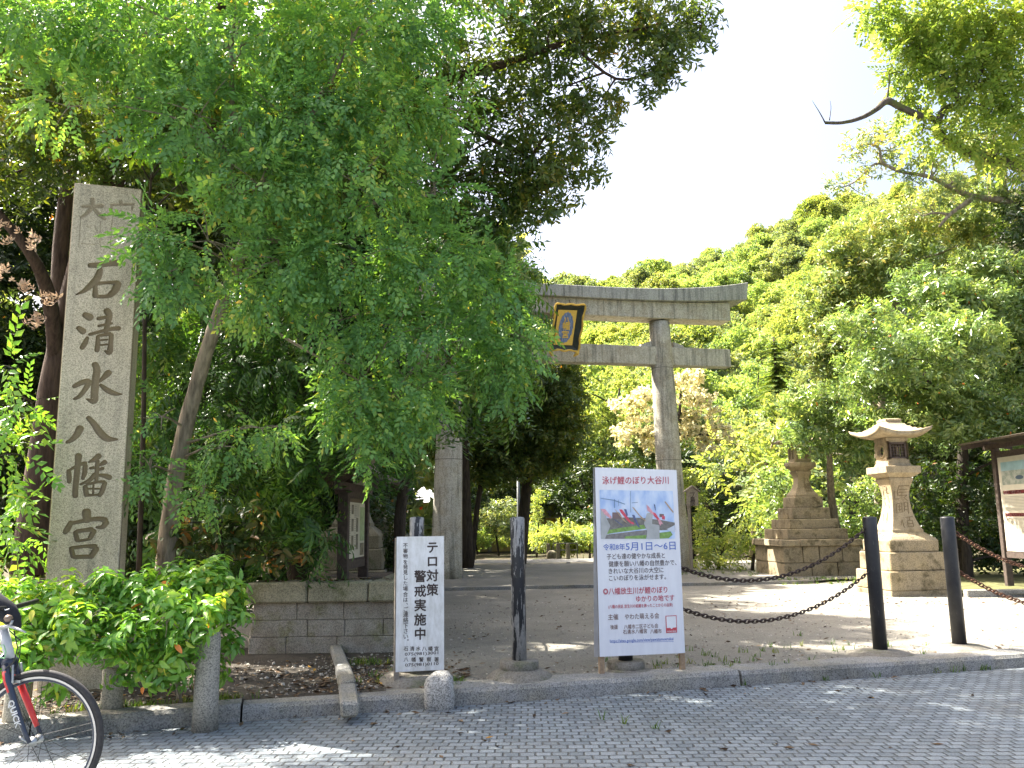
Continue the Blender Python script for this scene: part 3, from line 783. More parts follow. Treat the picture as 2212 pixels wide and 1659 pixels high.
ll = thing('stone_lantern', 'mossy stone lantern behind a wooden notice board on the raised platform', 'lantern', (P(762, 1240, 12.2).x, 12.2, zt - .42), R(3))
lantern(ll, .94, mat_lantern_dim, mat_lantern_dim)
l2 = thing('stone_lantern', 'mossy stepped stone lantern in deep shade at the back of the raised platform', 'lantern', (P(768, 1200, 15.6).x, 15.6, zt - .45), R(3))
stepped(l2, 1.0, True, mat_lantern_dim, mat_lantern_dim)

# ------------------------------------------------------------------ notice boards (board plane = local yz, facing +x)
def notice(label, loc, rz, L, ztop, zb0, zb1, style, rise, eave=.52, over=.38):
    """posts at y = 0 and y = L"""
    root = thing('notice_board', label, 'notice board', loc, rz)
    for y in (0, L): MB().box(-.06, .06, y - .05, y + .05, -.1, ztop, 0).build('post', mat_wood_dark, root, bevel=.006)
    for a_ in ((-.03, .03, .051, L - .051, zb0 - .12, zb0 - .02), (-.03, .03, .051, L - .051, zb1 + .02, zb1 + .11)): MB().box(*a_).build('rail', mat_wood_dark, root)
    MB().box(-.035, .035, -.35, L + .35, ztop, ztop + .09).build('ridge_beam', mat_wood_dark, root)
    mb = MB(); mb.box(-.02, .02, .052, L - .052, zb0 - .018, zb1 + .018); mb.build('backing', mat_wood_dark, root)
    MB().box(.0205, .026, .085, L - .085, zb0, zb1).build('panel', mat_cream_board, root)
    mb = MB(); o_ = over
    for s in (-1, 1):
        mb.add([(0, -o_, ztop + .09 + rise), (s * eave, -o_, ztop + .09), (s * eave, L + o_, ztop + .09), (0, L + o_, ztop + .09 + rise), (0, -o_, ztop + .125 + rise), (s * (eave + .03), -o_, ztop + .12), (s * (eave + .03), L + o_, ztop + .12), (0, L + o_, ztop + .125 + rise)],
               [(0, 1, 2, 3), (7, 6, 5, 4), (0, 4, 5, 1), (1, 5, 6, 2), (2, 6, 7, 3)])
    mb.build('roof', plain('roof_board', (.10, .08, .06), .85, var=.45, scale=18), root)
    for y in (-o_ + .02, L + o_ - .05):
        mb = MB()
        for s in (-1, 1): mb.add([(0, y, ztop + rise), (s * eave * .96, y, ztop), (s * eave * .96, y + .03, ztop), (0, y + .03, ztop + rise), (0, y, ztop + .088 + rise), (s * eave * .98, y, ztop + .088), (s * eave * .98, y + .03, ztop + .088), (0, y + .03, ztop + .088 + rise)],
               [(0, 3, 2, 1), (4, 5, 6, 7), (0, 1, 5, 4), (1, 2, 6, 5), (2, 3, 7, 6), (3, 0, 4, 7)])
        mb.build('barge_board', mat_wood_dark, root)
    H = zb1 - zb0; W = L - .17
    def rect(mb, a, b, c, d, x=.028): # a,b across 0..1 as read; c,d down 0..1
        y0, y1 = (.085 + W * a, .085 + W * b); za, zb = zb1 - H * c, zb1 - H * d
        mb.add([(x, y0, zb), (x, y1, zb), (x, y1, za), (x, y0, za)], [(0, 1, 2, 3)])
    if style == 'left':
        mb = MB(); rect(mb, 0, 1, 0.0, .06, .0275); mb.build('header', plain('brown_header', (.10, .06, .04), .6), root)
        mb = MB(); rect(mb, .70, .98, .13, .72); mb.build('map', plain('map_print', (.33, .42, .22), .6, var=.3, scale=14), root)
        mb = MB()
        for a, c, d in ((.20, .10, .26), (.20, .34, .55), (.47, .32, .56), (.20, .62, .86), (.47, .60, .86), (.72, .76, .97)): rect(mb, a, a + (.13 if a < .7 else .24), c, d)
        mb.build('picture', plain('photo_print', (.16, .14, .10), .6, var=.8, scale=20), root)
        mb = MB()
        for a in (.03, .36):
            for q in range(20): rect(mb, a, a + .14 - .02 * random.random(), .12 + q * .038, .128 + q * .038, .0285)
        for q in range(18): rect(mb, .36, .65, .09 + q * .012, .094 + q * .012, .0285)
        mb.build('lettering', mat_grey_ink, root)
    else:
        m_ = M('aerial_photo'); n_ = m_.noise(m_.coord(), 9, 7, .7); z_ = m_.n('SeparateXYZ', Vector=m_.coord()).outputs['Z']
        col_ = m_.mix(m_.ramp(n_, [(.4, 0.0), (.6, 1.0)]), (.20, .24, .20), (.40, .40, .35))
        col_ = m_.mix(m_.ramp(m_.math('ADD', z_, m_.math('MULTIPLY', n_, .3)), [(.0, 0.0), (1.0, 1.0)]), col_, col_)
        m_.set(col_, .5)
        mb = MB(); rect(mb, .05, .62, .055, .30); mb.build('picture', m_.mat, root)
        mb = MB(); rect(mb, .05, .62, .055, .15, .0284); mb.build('picture_sky', plain('hazy_sky_print', (.28, .42, .46), .5, var=.3, scale=3), root)
        mb = MB(); n_ = 20; mb.add([(.0288, .085 + W * (.36 + .07 * math.cos(2 * PI * k / n_)), zb1 - H * (.23 + .022 * math.sin(2 * PI * k / n_))) for k in range(n_)], [tuple(range(n_))]); mb.build('picture_hill', plain('dark_hill_print', (.05, .08, .12), .5), root)
        mb = MB(); rect(mb, .05, .97, .36, .40); rect(mb, .05, .97, .60, .635); mb.build('heading_band', mat_maroon, root)
        mb = MB()
        for q in range(10): rect(mb, .06, .95 - .3 * (q == 9), .425 + q * .0155, .430 + q * .0155)
        for q in range(12): rect(mb, .06, .95 - .4 * (q == 11), .655 + q * .0135, .659 + q * .0135)
        mb.build('small_print', mat_grey_ink, root)
        g = glyphs([('石清水八幡宮と男山', 0, 0, W * .30, H * .030), ('Iwashimizu Hachimangu Shrine & Mt. Otokoyama', 0, 0, W * .52, H * .024)], 0, .004)
        nv_ = [len(glyphs([('石清水八幡宮と男山', 0, 0, W * .30, H * .030)], 0, .004).v)]
        g.v = [(.0295, (.085 + W * (.06 + (.15 if i < nv_[0] else .26))) + x, zb1 - H * (.38 if i < nv_[0] else .6175) + z) for i, (x, y, z) in enumerate(g.v)]
        g.build('lettering', mat_white_ink, root)
        mb = MB(); rect(mb, .06, .10, .935, .955); rect(mb, .32, .36, .935, .955); rect(mb, .58, .62, .935, .955); mb.build('red_mark', mat_red_ink, root)
        mb = MB(); rect(mb, .05, .29, .925, .965, .0275); rect(mb, .31, .55, .925, .965, .0275); rect(mb, .57, .81, .925, .965, .0275); rect(mb, .05, .97, .86, .91, .0275); mb.build('pale_strip', plain('pale_strip', (.66, .64, .58), .5, var=.05), root)
    return root
# left one: plane runs away from the camera, read from its right side
na = P(737, 1205, 9.7); nb = P(780, 1180, 10.75)
notice('dark wooden roofed notice board standing on the raised platform, half under hanging leaves', (P(741, 1200, 9.7).x, 9.7, zt - .02), math.atan2(-(nb.x - na.x), nb.y - na.y), 1.1, P(741, 1063, 9.7).z - zt + .04, P(742, 1205, 9.7).z - zt, P(742, 1072, 9.7).z - zt, 'left', .27, .46, .3)
# right one: faces -x, so turned by 180 degrees; local y runs towards the camera
rp = P(2180, 1255, 15.6)
rn = notice('dark wooden roofed notice board with cream panel at the right edge', (rp.x, 15.6, LO), PI, 1.9, P(2136, 970, 15.6).z - LO, P(2140, 1190, 15.6).z - LO, P(2140, 990, 15.6).z - LO, 'right', .085, .5, .30)

# ------------------------------------------------------------------ white warning board
W_ = crop(1000, 1800, 1.659)
wy = R(13)
wO = G(857, 1484, LO); wf = Frame(wO, wy)
ws = thing('sign_board', 'narrow white board with vertical black lettering beside rounded boulder', 'sign', wO, wy)
a, b = wf.hit(*W_(905, 490)), wf.hit(*W_(1224, 1355)); c_ = wf.hit(*W_(912, 1368)); d_ = wf.hit(*W_(1213, 490))
x0, x1, zb_, zt_ = (a[0] + c_[0]) / 2, (b[0] + d_[0]) / 2, (b[1] + c_[1]) / 2, (a[1] + d_[1]) / 2
mb = MB(); mb.box(x0, x1, 0, .006, zb_, zt_); mb.build('panel', mat_board, ws)
mb = MB(); mb.box(x0 - .012, x0 + .03, .0065, .05, -.05, zt_ - .01); mb.build('leg', mat_wood_grey, ws)
mb = MB(); mb.box(x1 - .035, x1 + .002, .0065, .05, -.05, zt_ - .01); mb.build('leg', mat_wood_grey, ws)
for a_ in ((zb_ + .03, zb_ + .07), (zt_ - .09, zt_ - .05)): MB().box(x0 + .031, x1 - .036, .0065, .04, *a_).build('batten', mat_wood_grey, ws)
px = (x1 - x0) / 308
def wt_(s, x, y, size, w=None):
    p = wf.hit(*W_(x, y)); return (s, p[0], p[1], w * px if w else None, size * px)
it = [wt_(c, 1143, y, 80) for c, y in zip('テロ対策', (560, 650, 743, 835))] + [wt_(c, 1064, y, 80) for c, y in zip('警戒実施中', (748, 843, 935, 1028, 1120))]
wsm = glyphs(it, -.002, .026)
it = [wt_(c, 968, y, 33) for c, y in zip('不審物を発見した場合は', (548, 583, 618, 655, 688, 723, 757, 793, 828, 865, 900))] + [wt_('、', 990, 915, 35)] + [wt_(c, 970, y, 35) for c, y in zip('ご連絡下さい', (962, 995, 1032, 1068, 1103, 1138))] + [wt_('。', 995, 1150, 35)]
it += [wt_(c, 972 + 39.5 * k, 1217, 31) for k, c in enumerate('石清水八幡宮')] + [wt_('075(981)3001', 1073, 1248, 26, 213)] + [wt_(c, 972 + 49.5 * k, 1287, 31) for k, c in enumerate('八幡警察署')] + [wt_('075(981)0110', 1075, 1318, 26, 213)]
g2 = glyphs(it, -.002, .010)
wsm.add(g2.v, g2.f); wsm.build('lettering', mat_ink, ws)

# ------------------------------------------------------------------ carp streamer banner board
Bc = crop(2200, 1700, 1.6586)
by = R(11)
bO = G(1302, 1460, LO); bf = Frame(bO, by)
bs = thing('banner_board', 'tall white printed event board with carp streamer picture on wooden legs', 'sign', bO, by)
H_ = lambda x, y: bf.hit(*Bc(x, y))
q4 = [H_(236, 1436), H_(790, 1411), H_(734, 226), H_(205, 208)]
mb = MB(); N = 10; vs = []; fs = []
for j in range(N * 2 + 1):
    for i in range(N + 1):
        s, t = i / N, j / (2 * N)
        l = (q4[0][0] + (q4[3][0] - q4[0][0]) * t, q4[0][1] + (q4[3][1] - q4[0][1]) * t); r = (q4[1][0] + (q4[2][0] - q4[1][0]) * t, q4[1][1] + (q4[2][1] - q4[1][1]) * t)
        vs.append((l[0] + (r[0] - l[0]) * s, 0.0, l[1] + (r[1] - l[1]) * s))
for j in range(N * 2):
    for i in range(N): a = j * (N + 1) + i; fs.append((a, a + 1, a + N + 2, a + N + 1))
o = MB().add(vs, fs).build('printed_sheet', mat_sheet, bs, fix=False)
xl = min(q4[0][0], q4[3][0])
mb = MB(); mb.add([(q4[0][0] - .004, 0.002, q4[0][1]), (q4[3][0] - .004, .002, q4[3][1]), (q4[3][0] - .004, .045, q4[3][1]), (q4[0][0] - .03, .07, q4[0][1] - .01)], [(0, 1, 2, 3)]); mb.build('side_flap', plain('grey_sheet_edge', (.25, .26, .28), .6), bs)
mb = MB()
def leg(u0, u1):
    p, q = H_(*u0), H_(*u1); mb = MB(); mb.add([(p[0] - .022, .012, -.06), (p[0] + .022, .012, -.06), (p[0] + .022, .05, -.06), (p[0] - .022, .05, -.06), (q[0] - .022, .012, q[1]), (q[0] + .022, .012, q[1]), (q[0] + .022, .05, q[1]), (q[0] - .022, .05, q[1])], [(0, 3, 2, 1), (4, 5, 6, 7), (0, 1, 5, 4), (1, 2, 6, 5), (2, 3, 7, 6), (3, 0, 4, 7)]); return mb.build('leg', mat_wood_tan, bs)
leg((256, 1560), (222, 222)); leg((781, 1528), (722, 235))
MB().box(q4[0][0] + .05, q4[1][0] - .05, .012, .04, q4[0][1] + .05, q4[0][1] + .09).build('batten', mat_wood_tan, bs); MB().box(q4[3][0] + .06, q4[2][0] - .05, .012, .04, q4[2][1] - .10, q4[2][1] - .06).build('batten', mat_wood_tan, bs)
bpx = (q4[1][0] - q4[0][0]) / 554
def bt(s, xa, xb, y, size):
    p = H_((xa + xb) / 2, y); return (s, p[0], p[1], (xb - xa) * bpx, size * bpx)
def letters(name, mat, items, bold): glyphs([bt(*i) for i in items], -.003, bold).build(name, mat, bs)
letters('red_lettering', mat_red_ink, [('泳げ鯉のぼり大谷川', 247, 690, 293, 54), ('◎八幡放生川が鯉のぼり', 258, 677, 1007, 44), ('ゆかりの地です', 470, 722, 1057, 42), ('(八幡の民話 放生川の紙鯉を飾ったことからの由来)', 292, 712, 1105, 24)], .012)
letters('blue_lettering', mat_blue_ink, [('令和8年', 258, 400, 725, 44), ('5月1日〜6日', 402, 732, 718, 58), ('https://sites.google.com/view/yawatamoerukai', 303, 715, 1325, 26)], .008)
letters('dark_lettering', mat_dark_ink, [('子ども達の健やかな成長と', 280, 662, 783, 38), ('健康を願い八幡の自然豊かで、', 292, 738, 830, 38), ('きれいな大谷川の大空に', 293, 652, 877, 38), ('こいのぼりを泳がせます。', 295, 668, 922, 38)], .008)
letters('brown_lettering', mat_brown_ink, [('主催', 290, 356, 1178, 38), ('やわた萌える会', 398, 622, 1173, 38), ('後援', 305, 353, 1243, 29), ('八幡市二区子ども会', 393, 615, 1238, 29), ('石清水八幡宮', 387, 543, 1272, 29), ('八幡市', 563, 637, 1270, 29)], .008)
def bpoly(mb, pts, y, f=H_): mb.add([(p[0], y, p[1]) for p in (f(*q) for q in pts)], [tuple(range(len(pts)))])
mb = MB(); bpoly(mb, [(303, 1342), (715, 1335), (715, 1337), (303, 1344)], -.003); mb.build('underline', mat_blue_ink, bs)
mb = MB(); bpoly(mb, [(662, 1170), (733, 1166), (737, 1278), (666, 1282)], -.003); mb.build('red_tag', plain('red_tag', (.55, .07, .09), .5), bs)
mb = MB(); bpoly(mb, [(667, 1174), (729, 1171), (732, 1244), (710, 1247), (702, 1256), (693, 1248), (670, 1249)], -.0036); mb.build('tag_field', mat_white_ink, bs)
glyphs([bt('moerukai', 672, 731, 1268, 20)], -.0042, .004).build('tag_lettering', mat_white_ink, bs)
# the printed picture
P8 = crop(2300, 1880, 5.267)
h8 = lambda x, y: bf.hit(*P8(x, y))
m = M('print_sky'); n_ = m.noise(m.coord(scale=(4, 4, 2)), 2.5, 5); m.set(m.ramp(n_, [(.35, rgb(.38, .52, .78)), (.55, rgb(.60, .70, .86)), (.7, rgb(.74, .78, .86))]), .5)
lay = [('picture_sky', m.mat, [[(218, 178), (1725, 200), (1778, 1182), (248, 1185)]]),
 ('picture_bank', plain('print_bank', (.20, .19, .17), .6, var=.35, scale=30), [[(240, 760), (500, 760), (800, 740), (1180, 760), (1500, 800), (1765, 850), (1775, 1000), (1400, 1010), (1100, 960), (246, 1100)]]),
 ('picture_wall', plain('print_stone_wall', (.22, .21, .20), .6, var=.25, scale=40), [[(330, 1100), (1180, 1000), (1225, 1030), (1180, 1180), (320, 1183)]]),
 ('picture_house', plain('print_house', (.20, .14, .13), .6), [[(480, 640), (620, 640), (660, 700), (690, 770), (480, 770)], [(1450, 670), (1540, 675), (1545, 740), (1450, 735)]]),
 ('picture_grass', plain('print_grass', (.22, .36, .10), .6, var=.3, scale=40), [[(335, 1095), (420, 1000), (700, 950), (1130, 895), (1165, 975), (520, 1060)], [(720, 1180), (760, 1130), (860, 1125), (1180, 1105), (1180, 1182)], [(1440, 1060), (1680, 1030), (1720, 1100), (1640, 1170), (1455, 1180)]]),
 ('picture_water', plain('print_water', (.55, .60, .68), .5), [[(1600, 985), (1765, 900), (1770, 1050), (1690, 1030)]]),
 ('picture_glare', plain('print_glare', (.42, .43, .42), .6, var=.15), [[(1130, 870), (1190, 660), (1310, 640), (1300, 880), (1450, 900), (1450, 1180), (1190, 1180), (1195, 1010)], [(238, 560), (330, 640), (360, 760), (440, 920), (330, 1180), (250, 1182)]]),
 ('picture_red_carp', plain('print_red', (.66, .10, .14), .6, var=.2, scale=50), [[(620, 580), (680, 580), (800, 740), (860, 830), (915, 840), (930, 890), (860, 870), (780, 800), (660, 650)], [(1310, 630), (1370, 660), (1450, 780), (1420, 800), (1340, 720)], [(1500, 700), (1560, 720), (1560, 790), (1500, 780)]]),
 ('picture_pink_carp', plain('print_pink', (.72, .36, .40), .6, var=.2, scale=50), [[(1180, 480), (1230, 520), (1320, 640), (1330, 700), (1200, 600)], [(1420, 790), (1460, 780), (1530, 890), (1490, 870), (1470, 920), (1440, 880)], [(240, 570), (330, 570), (470, 740), (440, 770), (330, 690)]]),
 ('picture_tan_carp', plain('print_tan', (.48, .34, .22), .6, var=.2, scale=50), [[(885, 530), (920, 540), (1050, 700), (1160, 800), (1180, 830), (1080, 770)], [(1548, 420), (1575, 415), (1680, 550), (1735, 620), (1735, 660), (1650, 560)], [(520, 570), (560, 600), (680, 740), (800, 880), (700, 800)]]),
 ('picture_dark_carp', plain('print_navy', (.12, .14, .26), .6, var=.3, scale=50), [[(720, 570), (770, 580), (800, 700), (770, 720)], [(880, 690), (930, 690), (1000, 850), (1055, 960), (1000, 930), (930, 800)], [(490, 770), (560, 800), (720, 930), (660, 900)], [(1330, 460), (1360, 490), (1372, 600), (1358, 600)]]),
 ('picture_wires', plain('print_wires', (.16, .25, .38), .6), [[(848, 200), (856, 200), (860, 640), (850, 640)], [(240, 345), (520, 385), (740, 465), (738, 480), (518, 400), (240, 355)], [(515, 370), (530, 370), (530, 550), (515, 550)], [(600, 380), (608, 380), (608, 510), (600, 510)], [(880, 440), (1000, 430), (1000, 440), (880, 450)]])]
mb = MB()
for i, (nm, mt, ps) in enumerate(lay):
    for p in ps: q = [h8(*t) for t in p]; mb.add([(t[0], -.0025 - .0005 * i, t[1]) for t in q], [tuple(range(len(q)))], i)
mb.build('picture', [t[1] for t in lay], bs, fix=False)

# ------------------------------------------------------------------ bollards and chains
def bollard(loc, h, r, mat, label, ring=False, mound=.30):
    b = thing('bollard', label, 'bollard', loc, random.uniform(0, 6), 'bollards along the kerb')
    mb = MB(); mb.lathe([(r, -.1), (r, h - .012), (r * .94, h), (r * .5, h + .006)], 28); mb.build('post', mat, b, True)
    if mat is mat_black_paint:
        mb = MB(); mb.lathe([(r + .012, -.02), (r + .012, .012), (r + .002, .018)], 28); mb.build('collar', mat, b)
    mb = MB()
    if ring: mb.lathe([(.165, -.06), (.165, .035), (.155, .045), (r + .001, .046)], 28)
    pr = []
    n = 28
    prof = [(mound, -.12), (mound * .93, -.085), (mound * .75, -.045), (mound * .5, -.02), (r + .001, -.012)] if ring else [(mound * 1.25, -.06), (mound, -.02), (mound * .6, .012), (r + .001, .018)]
    vs = []
    for rr, z in prof:
        for k in range(n):
            a = 2 * PI * k / n; w = 1 + .12 * noise.noise(Vector((math.cos(a) * 1.3 + loc[0], math.sin(a) * 1.3, 3.1))) * (rr > r * 2); vs.append((rr * w * math.cos(a), rr * w * math.sin(a), z))
    fs = [(i * n + k, i * n + (k + 1) % n, (i + 1) * n + (k + 1) % n, (i + 1) * n + k) for i in range(len(prof) - 1) for k in range(n)]
    mb.add(vs, fs); mb.build('footing', mat_concrete, b, True)
    return b
def at(u, v, z): p = G(u, v, z); return Vector((p.x, p.y, z))
bm_ = at(1122, 1437, LO + .11); hB = P(1121, 1118, bm_.y).z - bm_.z
bollard(bm_, hB, .063, mat_peel, 'bollard with badly peeling black paint standing between the two signs', True)
b0 = Vector((P(899, 1440, 6.98 + .35).x, 7.33, LO + .11)); bollard(b0, P(899, 1118, 7.33).z - b0.z, .063, mat_peel, 'scuffed dark bollard mostly hidden behind the narrow white board', True, .34)
b2 = at(1352, 1437, LO + .05); bollard(b2, P(1352, 1110, b2.y).z - b2.z, .063, mat_black_paint, 'bollard hidden behind the printed event board, only its footing showing', True, .33)
b3 = at(1902, 1406, LO + .03); bollard(b3, P(1881, 1117, b3.y).z - b3.z, .067, mat_black_paint, 'smooth black bollard with chains on its left only')
b4 = at(2073, 1394, LO + .03); bollard(b4, P(2050, 1117, b4.y).z - b4.z, .067, mat_black_paint, 'smooth black bollard with rusty chains on its right')
b5 = Vector((7.1, 9.15, LO + .03)); bollard(b5, 1.22, .067, mat_black_paint, 'black bollard past the right edge holding the rusty chain ends')
def chain(p, q, sag, mat, label, pitch=.043):
    p, q = Vector(p), Vector(q); N = 200; pts = []
    for i in range(N + 1):
        t = i / N; k = p.lerp(q, t); k.z -= sag * 4 * t * (1 - t); pts.append(k)
    L = [0]
    for a, b in zip(pts, pts[1:]): L.append(L[-1] + (b - a).length)
    n = max(2, round(L[-1] / pitch)); o = p.copy(); mb = MB(); j = 0
    side = (q - p).normalized().cross(Vector((0, 0, 1))).normalized()
    for i in range(n):
        s0 = L[-1] * (i + .5) / n
        while L[j + 1] < s0: j += 1
        c = pts[j].lerp(pts[j + 1], (s0 - L[j]) / (L[j + 1] - L[j])); t = (pts[j + 1] - pts[j]).normalized()
        up = side.cross(t).normalized(); w = side if i % 2 else up; w = (w * .92 + (up if i % 2 else side) * .38).normalized()
        hl, hw = pitch * .68, pitch * .40; ring = []
        for k in range(13):
            a = 2 * PI * k / 12; ca, sa = math.cos(a), math.sin(a)
            ring.append(c - o + t * (hl * (abs(ca) ** .75) * (1 if ca > 0 else -1)) + w * (hw * (abs(sa) ** .6) * (1 if sa > 0 else -1)))
        mb.tube(ring, .0062, 6, cap=False)
    ob = mb.build('chain', mat, None, True, fix=False); ob.location = o
    return setp(ob, label, 'chain', 'chains between the bollards')
zb = lambda b, f, v: P(f, v, b.y).z
rr = .072
d23 = (b3 - b2).normalized() * rr; d45 = (b5 - b4).normalized() * rr
lowz = P(1600, 1257, 7.95).z; 
def sagfor(p, q, zlow): return ((p.z + q.z) / 2 - zlow)
pU, qU = b2 + d23, b3 - d23; pU.z, qU.z = zb(b2, 1352, 1165), zb(b3, 1870, 1144)
pL, qL = b2 + d23, b3 - d23; pL.z, qL.z = zb(b2, 1352, 1258), zb(b3, 1872, 1237)
chain(pU, qU, sagfor(pU, qU, P(1610, 1256, 7.9).z), mat_iron, 'upper dark chain sagging between the event board and the black bollard')
chain(pL, qL, sagfor(pL, qL, P(1610, 1346, 7.9).z), mat_iron, 'lower dark chain sagging between the event board and the black bollard')
pU, qU = b4 + d45, b5 - d45; pU.z, qU.z = zb(b4, 2066, 1150), b5.z + 1.08
chain(pU, qU, .42, mat_rust, 'upper rusty orange chain running out to the right')
pL, qL = b4 + d45, b5 - d45; pL.z, qL.z = zb(b4, 2070, 1235), b5.z + .70
chain(pL, qL, .40, mat_rust, 'lower rusty orange chain running out to the right')

# ------------------------------------------------------------------ boulder, edging stones, granite posts
def rocky(name, mat, c, r, seed, amp=.16, sub=3):
    bm = bmesh.new(); bmesh.ops.create_icosphere(bm, subdivisions=sub, radius=1)
    for v in bm.verts:
        n_ = v.co.normalized(); k = 1 + amp * noise.noise(n_ * 1.1 + Vector((seed, 0, 0))) + amp * .45 * noise.noise(n_ * 3.1 + Vector((0, seed, 0))) + amp * .16 * noise.noise(n_ * 8 + Vector((0, seed, 2)))
        q = Vector([math.copysign(abs(x) ** .72, x) for x in n_]); v.co = Vector((q.x * r[0] * k, q.y * r[1] * k, q.z * r[2] * k))
    me = bpy.data.meshes.new(name); bm.to_mesh(me); bm.free()
    o = link(name, me, mat, None, True); o.location = c; return o
p = G(948, 1536, 0.0)
o = rocky('boulder', mat_rock, (p.x, p.y + .10, .11), (.118, .11, .165), 3.3); setp(o, 'rough granite boulder on the kerb in front of the narrow white board', 'boulder')
mb = MB()
es = [((712, 1408), (735, 1440), .17), ((716, 1440), (762, 1484), .19), ((732, 1484), (766, 1534), .19)]
seq = [at(725, 1408, LO), at(740, 1452, LO), at(750, 1492, LO), at(755, 1536, LO)]
for i in range(3):
    a, b = seq[i], seq[i + 1]; t = (b - a).normalized(); s = Vector((t.y, -t.x, 0)) * -1; w = (.055, .068, .06)[i]; hh = (.075, .08, .06)[i]; e = t * .012
    v0 = [a + e - s * w, b - e - s * w, b - e + s * w, a + e + s * w]
    mb.add([v + Vector((0, 0, -.05)) for v in v0] + [v * 1 + Vector((random.uniform(-.012, .012), random.uniform(-.012, .012), hh + random.uniform(-.018, .012))) for v in v0], [(0, 3, 2, 1), (4, 5, 6, 7), (0, 1, 5, 4), (1, 2, 6, 5), (2, 3, 7, 6), (3, 0, 4, 7)])
o = mb.build('edging_stones', mat_kerb, None, bevel=.018); setp(o, 'short crooked run of mossy edging stones crossing the leaf strewn bed', 'edging')
def gpost(u, v, r, h, lab):
    p = at(u, v, LO); mb = MB(); mb.lathe([(r * 1.06, -.1), (r, .1), (r * .95, h - .04), (r * .85, h), (r * .4, h + .01)], 24)
    o = mb.build('granite_post', mat_post_stone, None, True); o.location = (p.x, p.y + r, LO); return setp(o, lab, 'post', 'round granite posts under the shrub')
gpost(434, 1551, .085, .56, 'round granite post at the right end of the leafy shrub, tallest showing')
gpost(229, 1540, .075, .50, 'round granite post in the middle of the leafy shrub, behind the bicycle tyre')
gpost(18, 1566, .08, .50, 'round granite post at the left edge, behind the bicycle fork')

# small wooden sign by the gate
sp_ = P(1496, 1239, 20.6)
so = thing('name_post', 'small roofed wooden name post beside the right gate column', 'sign', (sp_.x, 20.6, HI), R(10))
sf = Frame(so.location, R(10)); c9 = crop(2650, 1800, 3.318)
s_ = lambda x, y: sf.hit(*c9(x, y))
t0, t1 = s_(108, 585), s_(248, 395)
MB().box(-.035, .035, .02, .07, -.1, t0[1] + .3).build('pole', mat_wood_grey, so)
zz = t1[1]; MB().prism([(t0[0], t0[1]), (t1[0], t0[1]), (t1[0], zz), ((t0[0] + t1[0]) / 2, zz + .11), (t0[0], zz)], -.02, .02).build('panel', mat_wood_grey, so)
mb = MB(); xm = (t0[0] + t1[0]) / 2
for s in (-1, 1):
    xe = t1[0] + .05 if s > 0 else t0[0] - .05
    mb.add([(xm, -.06, zz + .112), (xe, -.06, zz - .02), (xe, .06, zz - .02), (xm, .06, zz + .112), (xm, -.06, zz + .145), (xe, -.06, zz + .01), (xe, .06, zz + .01), (xm, .06, zz + .145)], [(0, 1, 2, 3), (7, 6, 5, 4), (0, 4, 5, 1), (1, 5, 6, 2), (2, 6, 7, 3), (0, 3, 7, 4)])
mb.build('roof', mat_wood_grey, so)
glyphs([(c, xm, s_(180, y)[1], None, .145) for c, y in zip('一ノ鳥居', (418, 455, 500, 548))], -.023, .02).build('lettering', mat_ink, so)

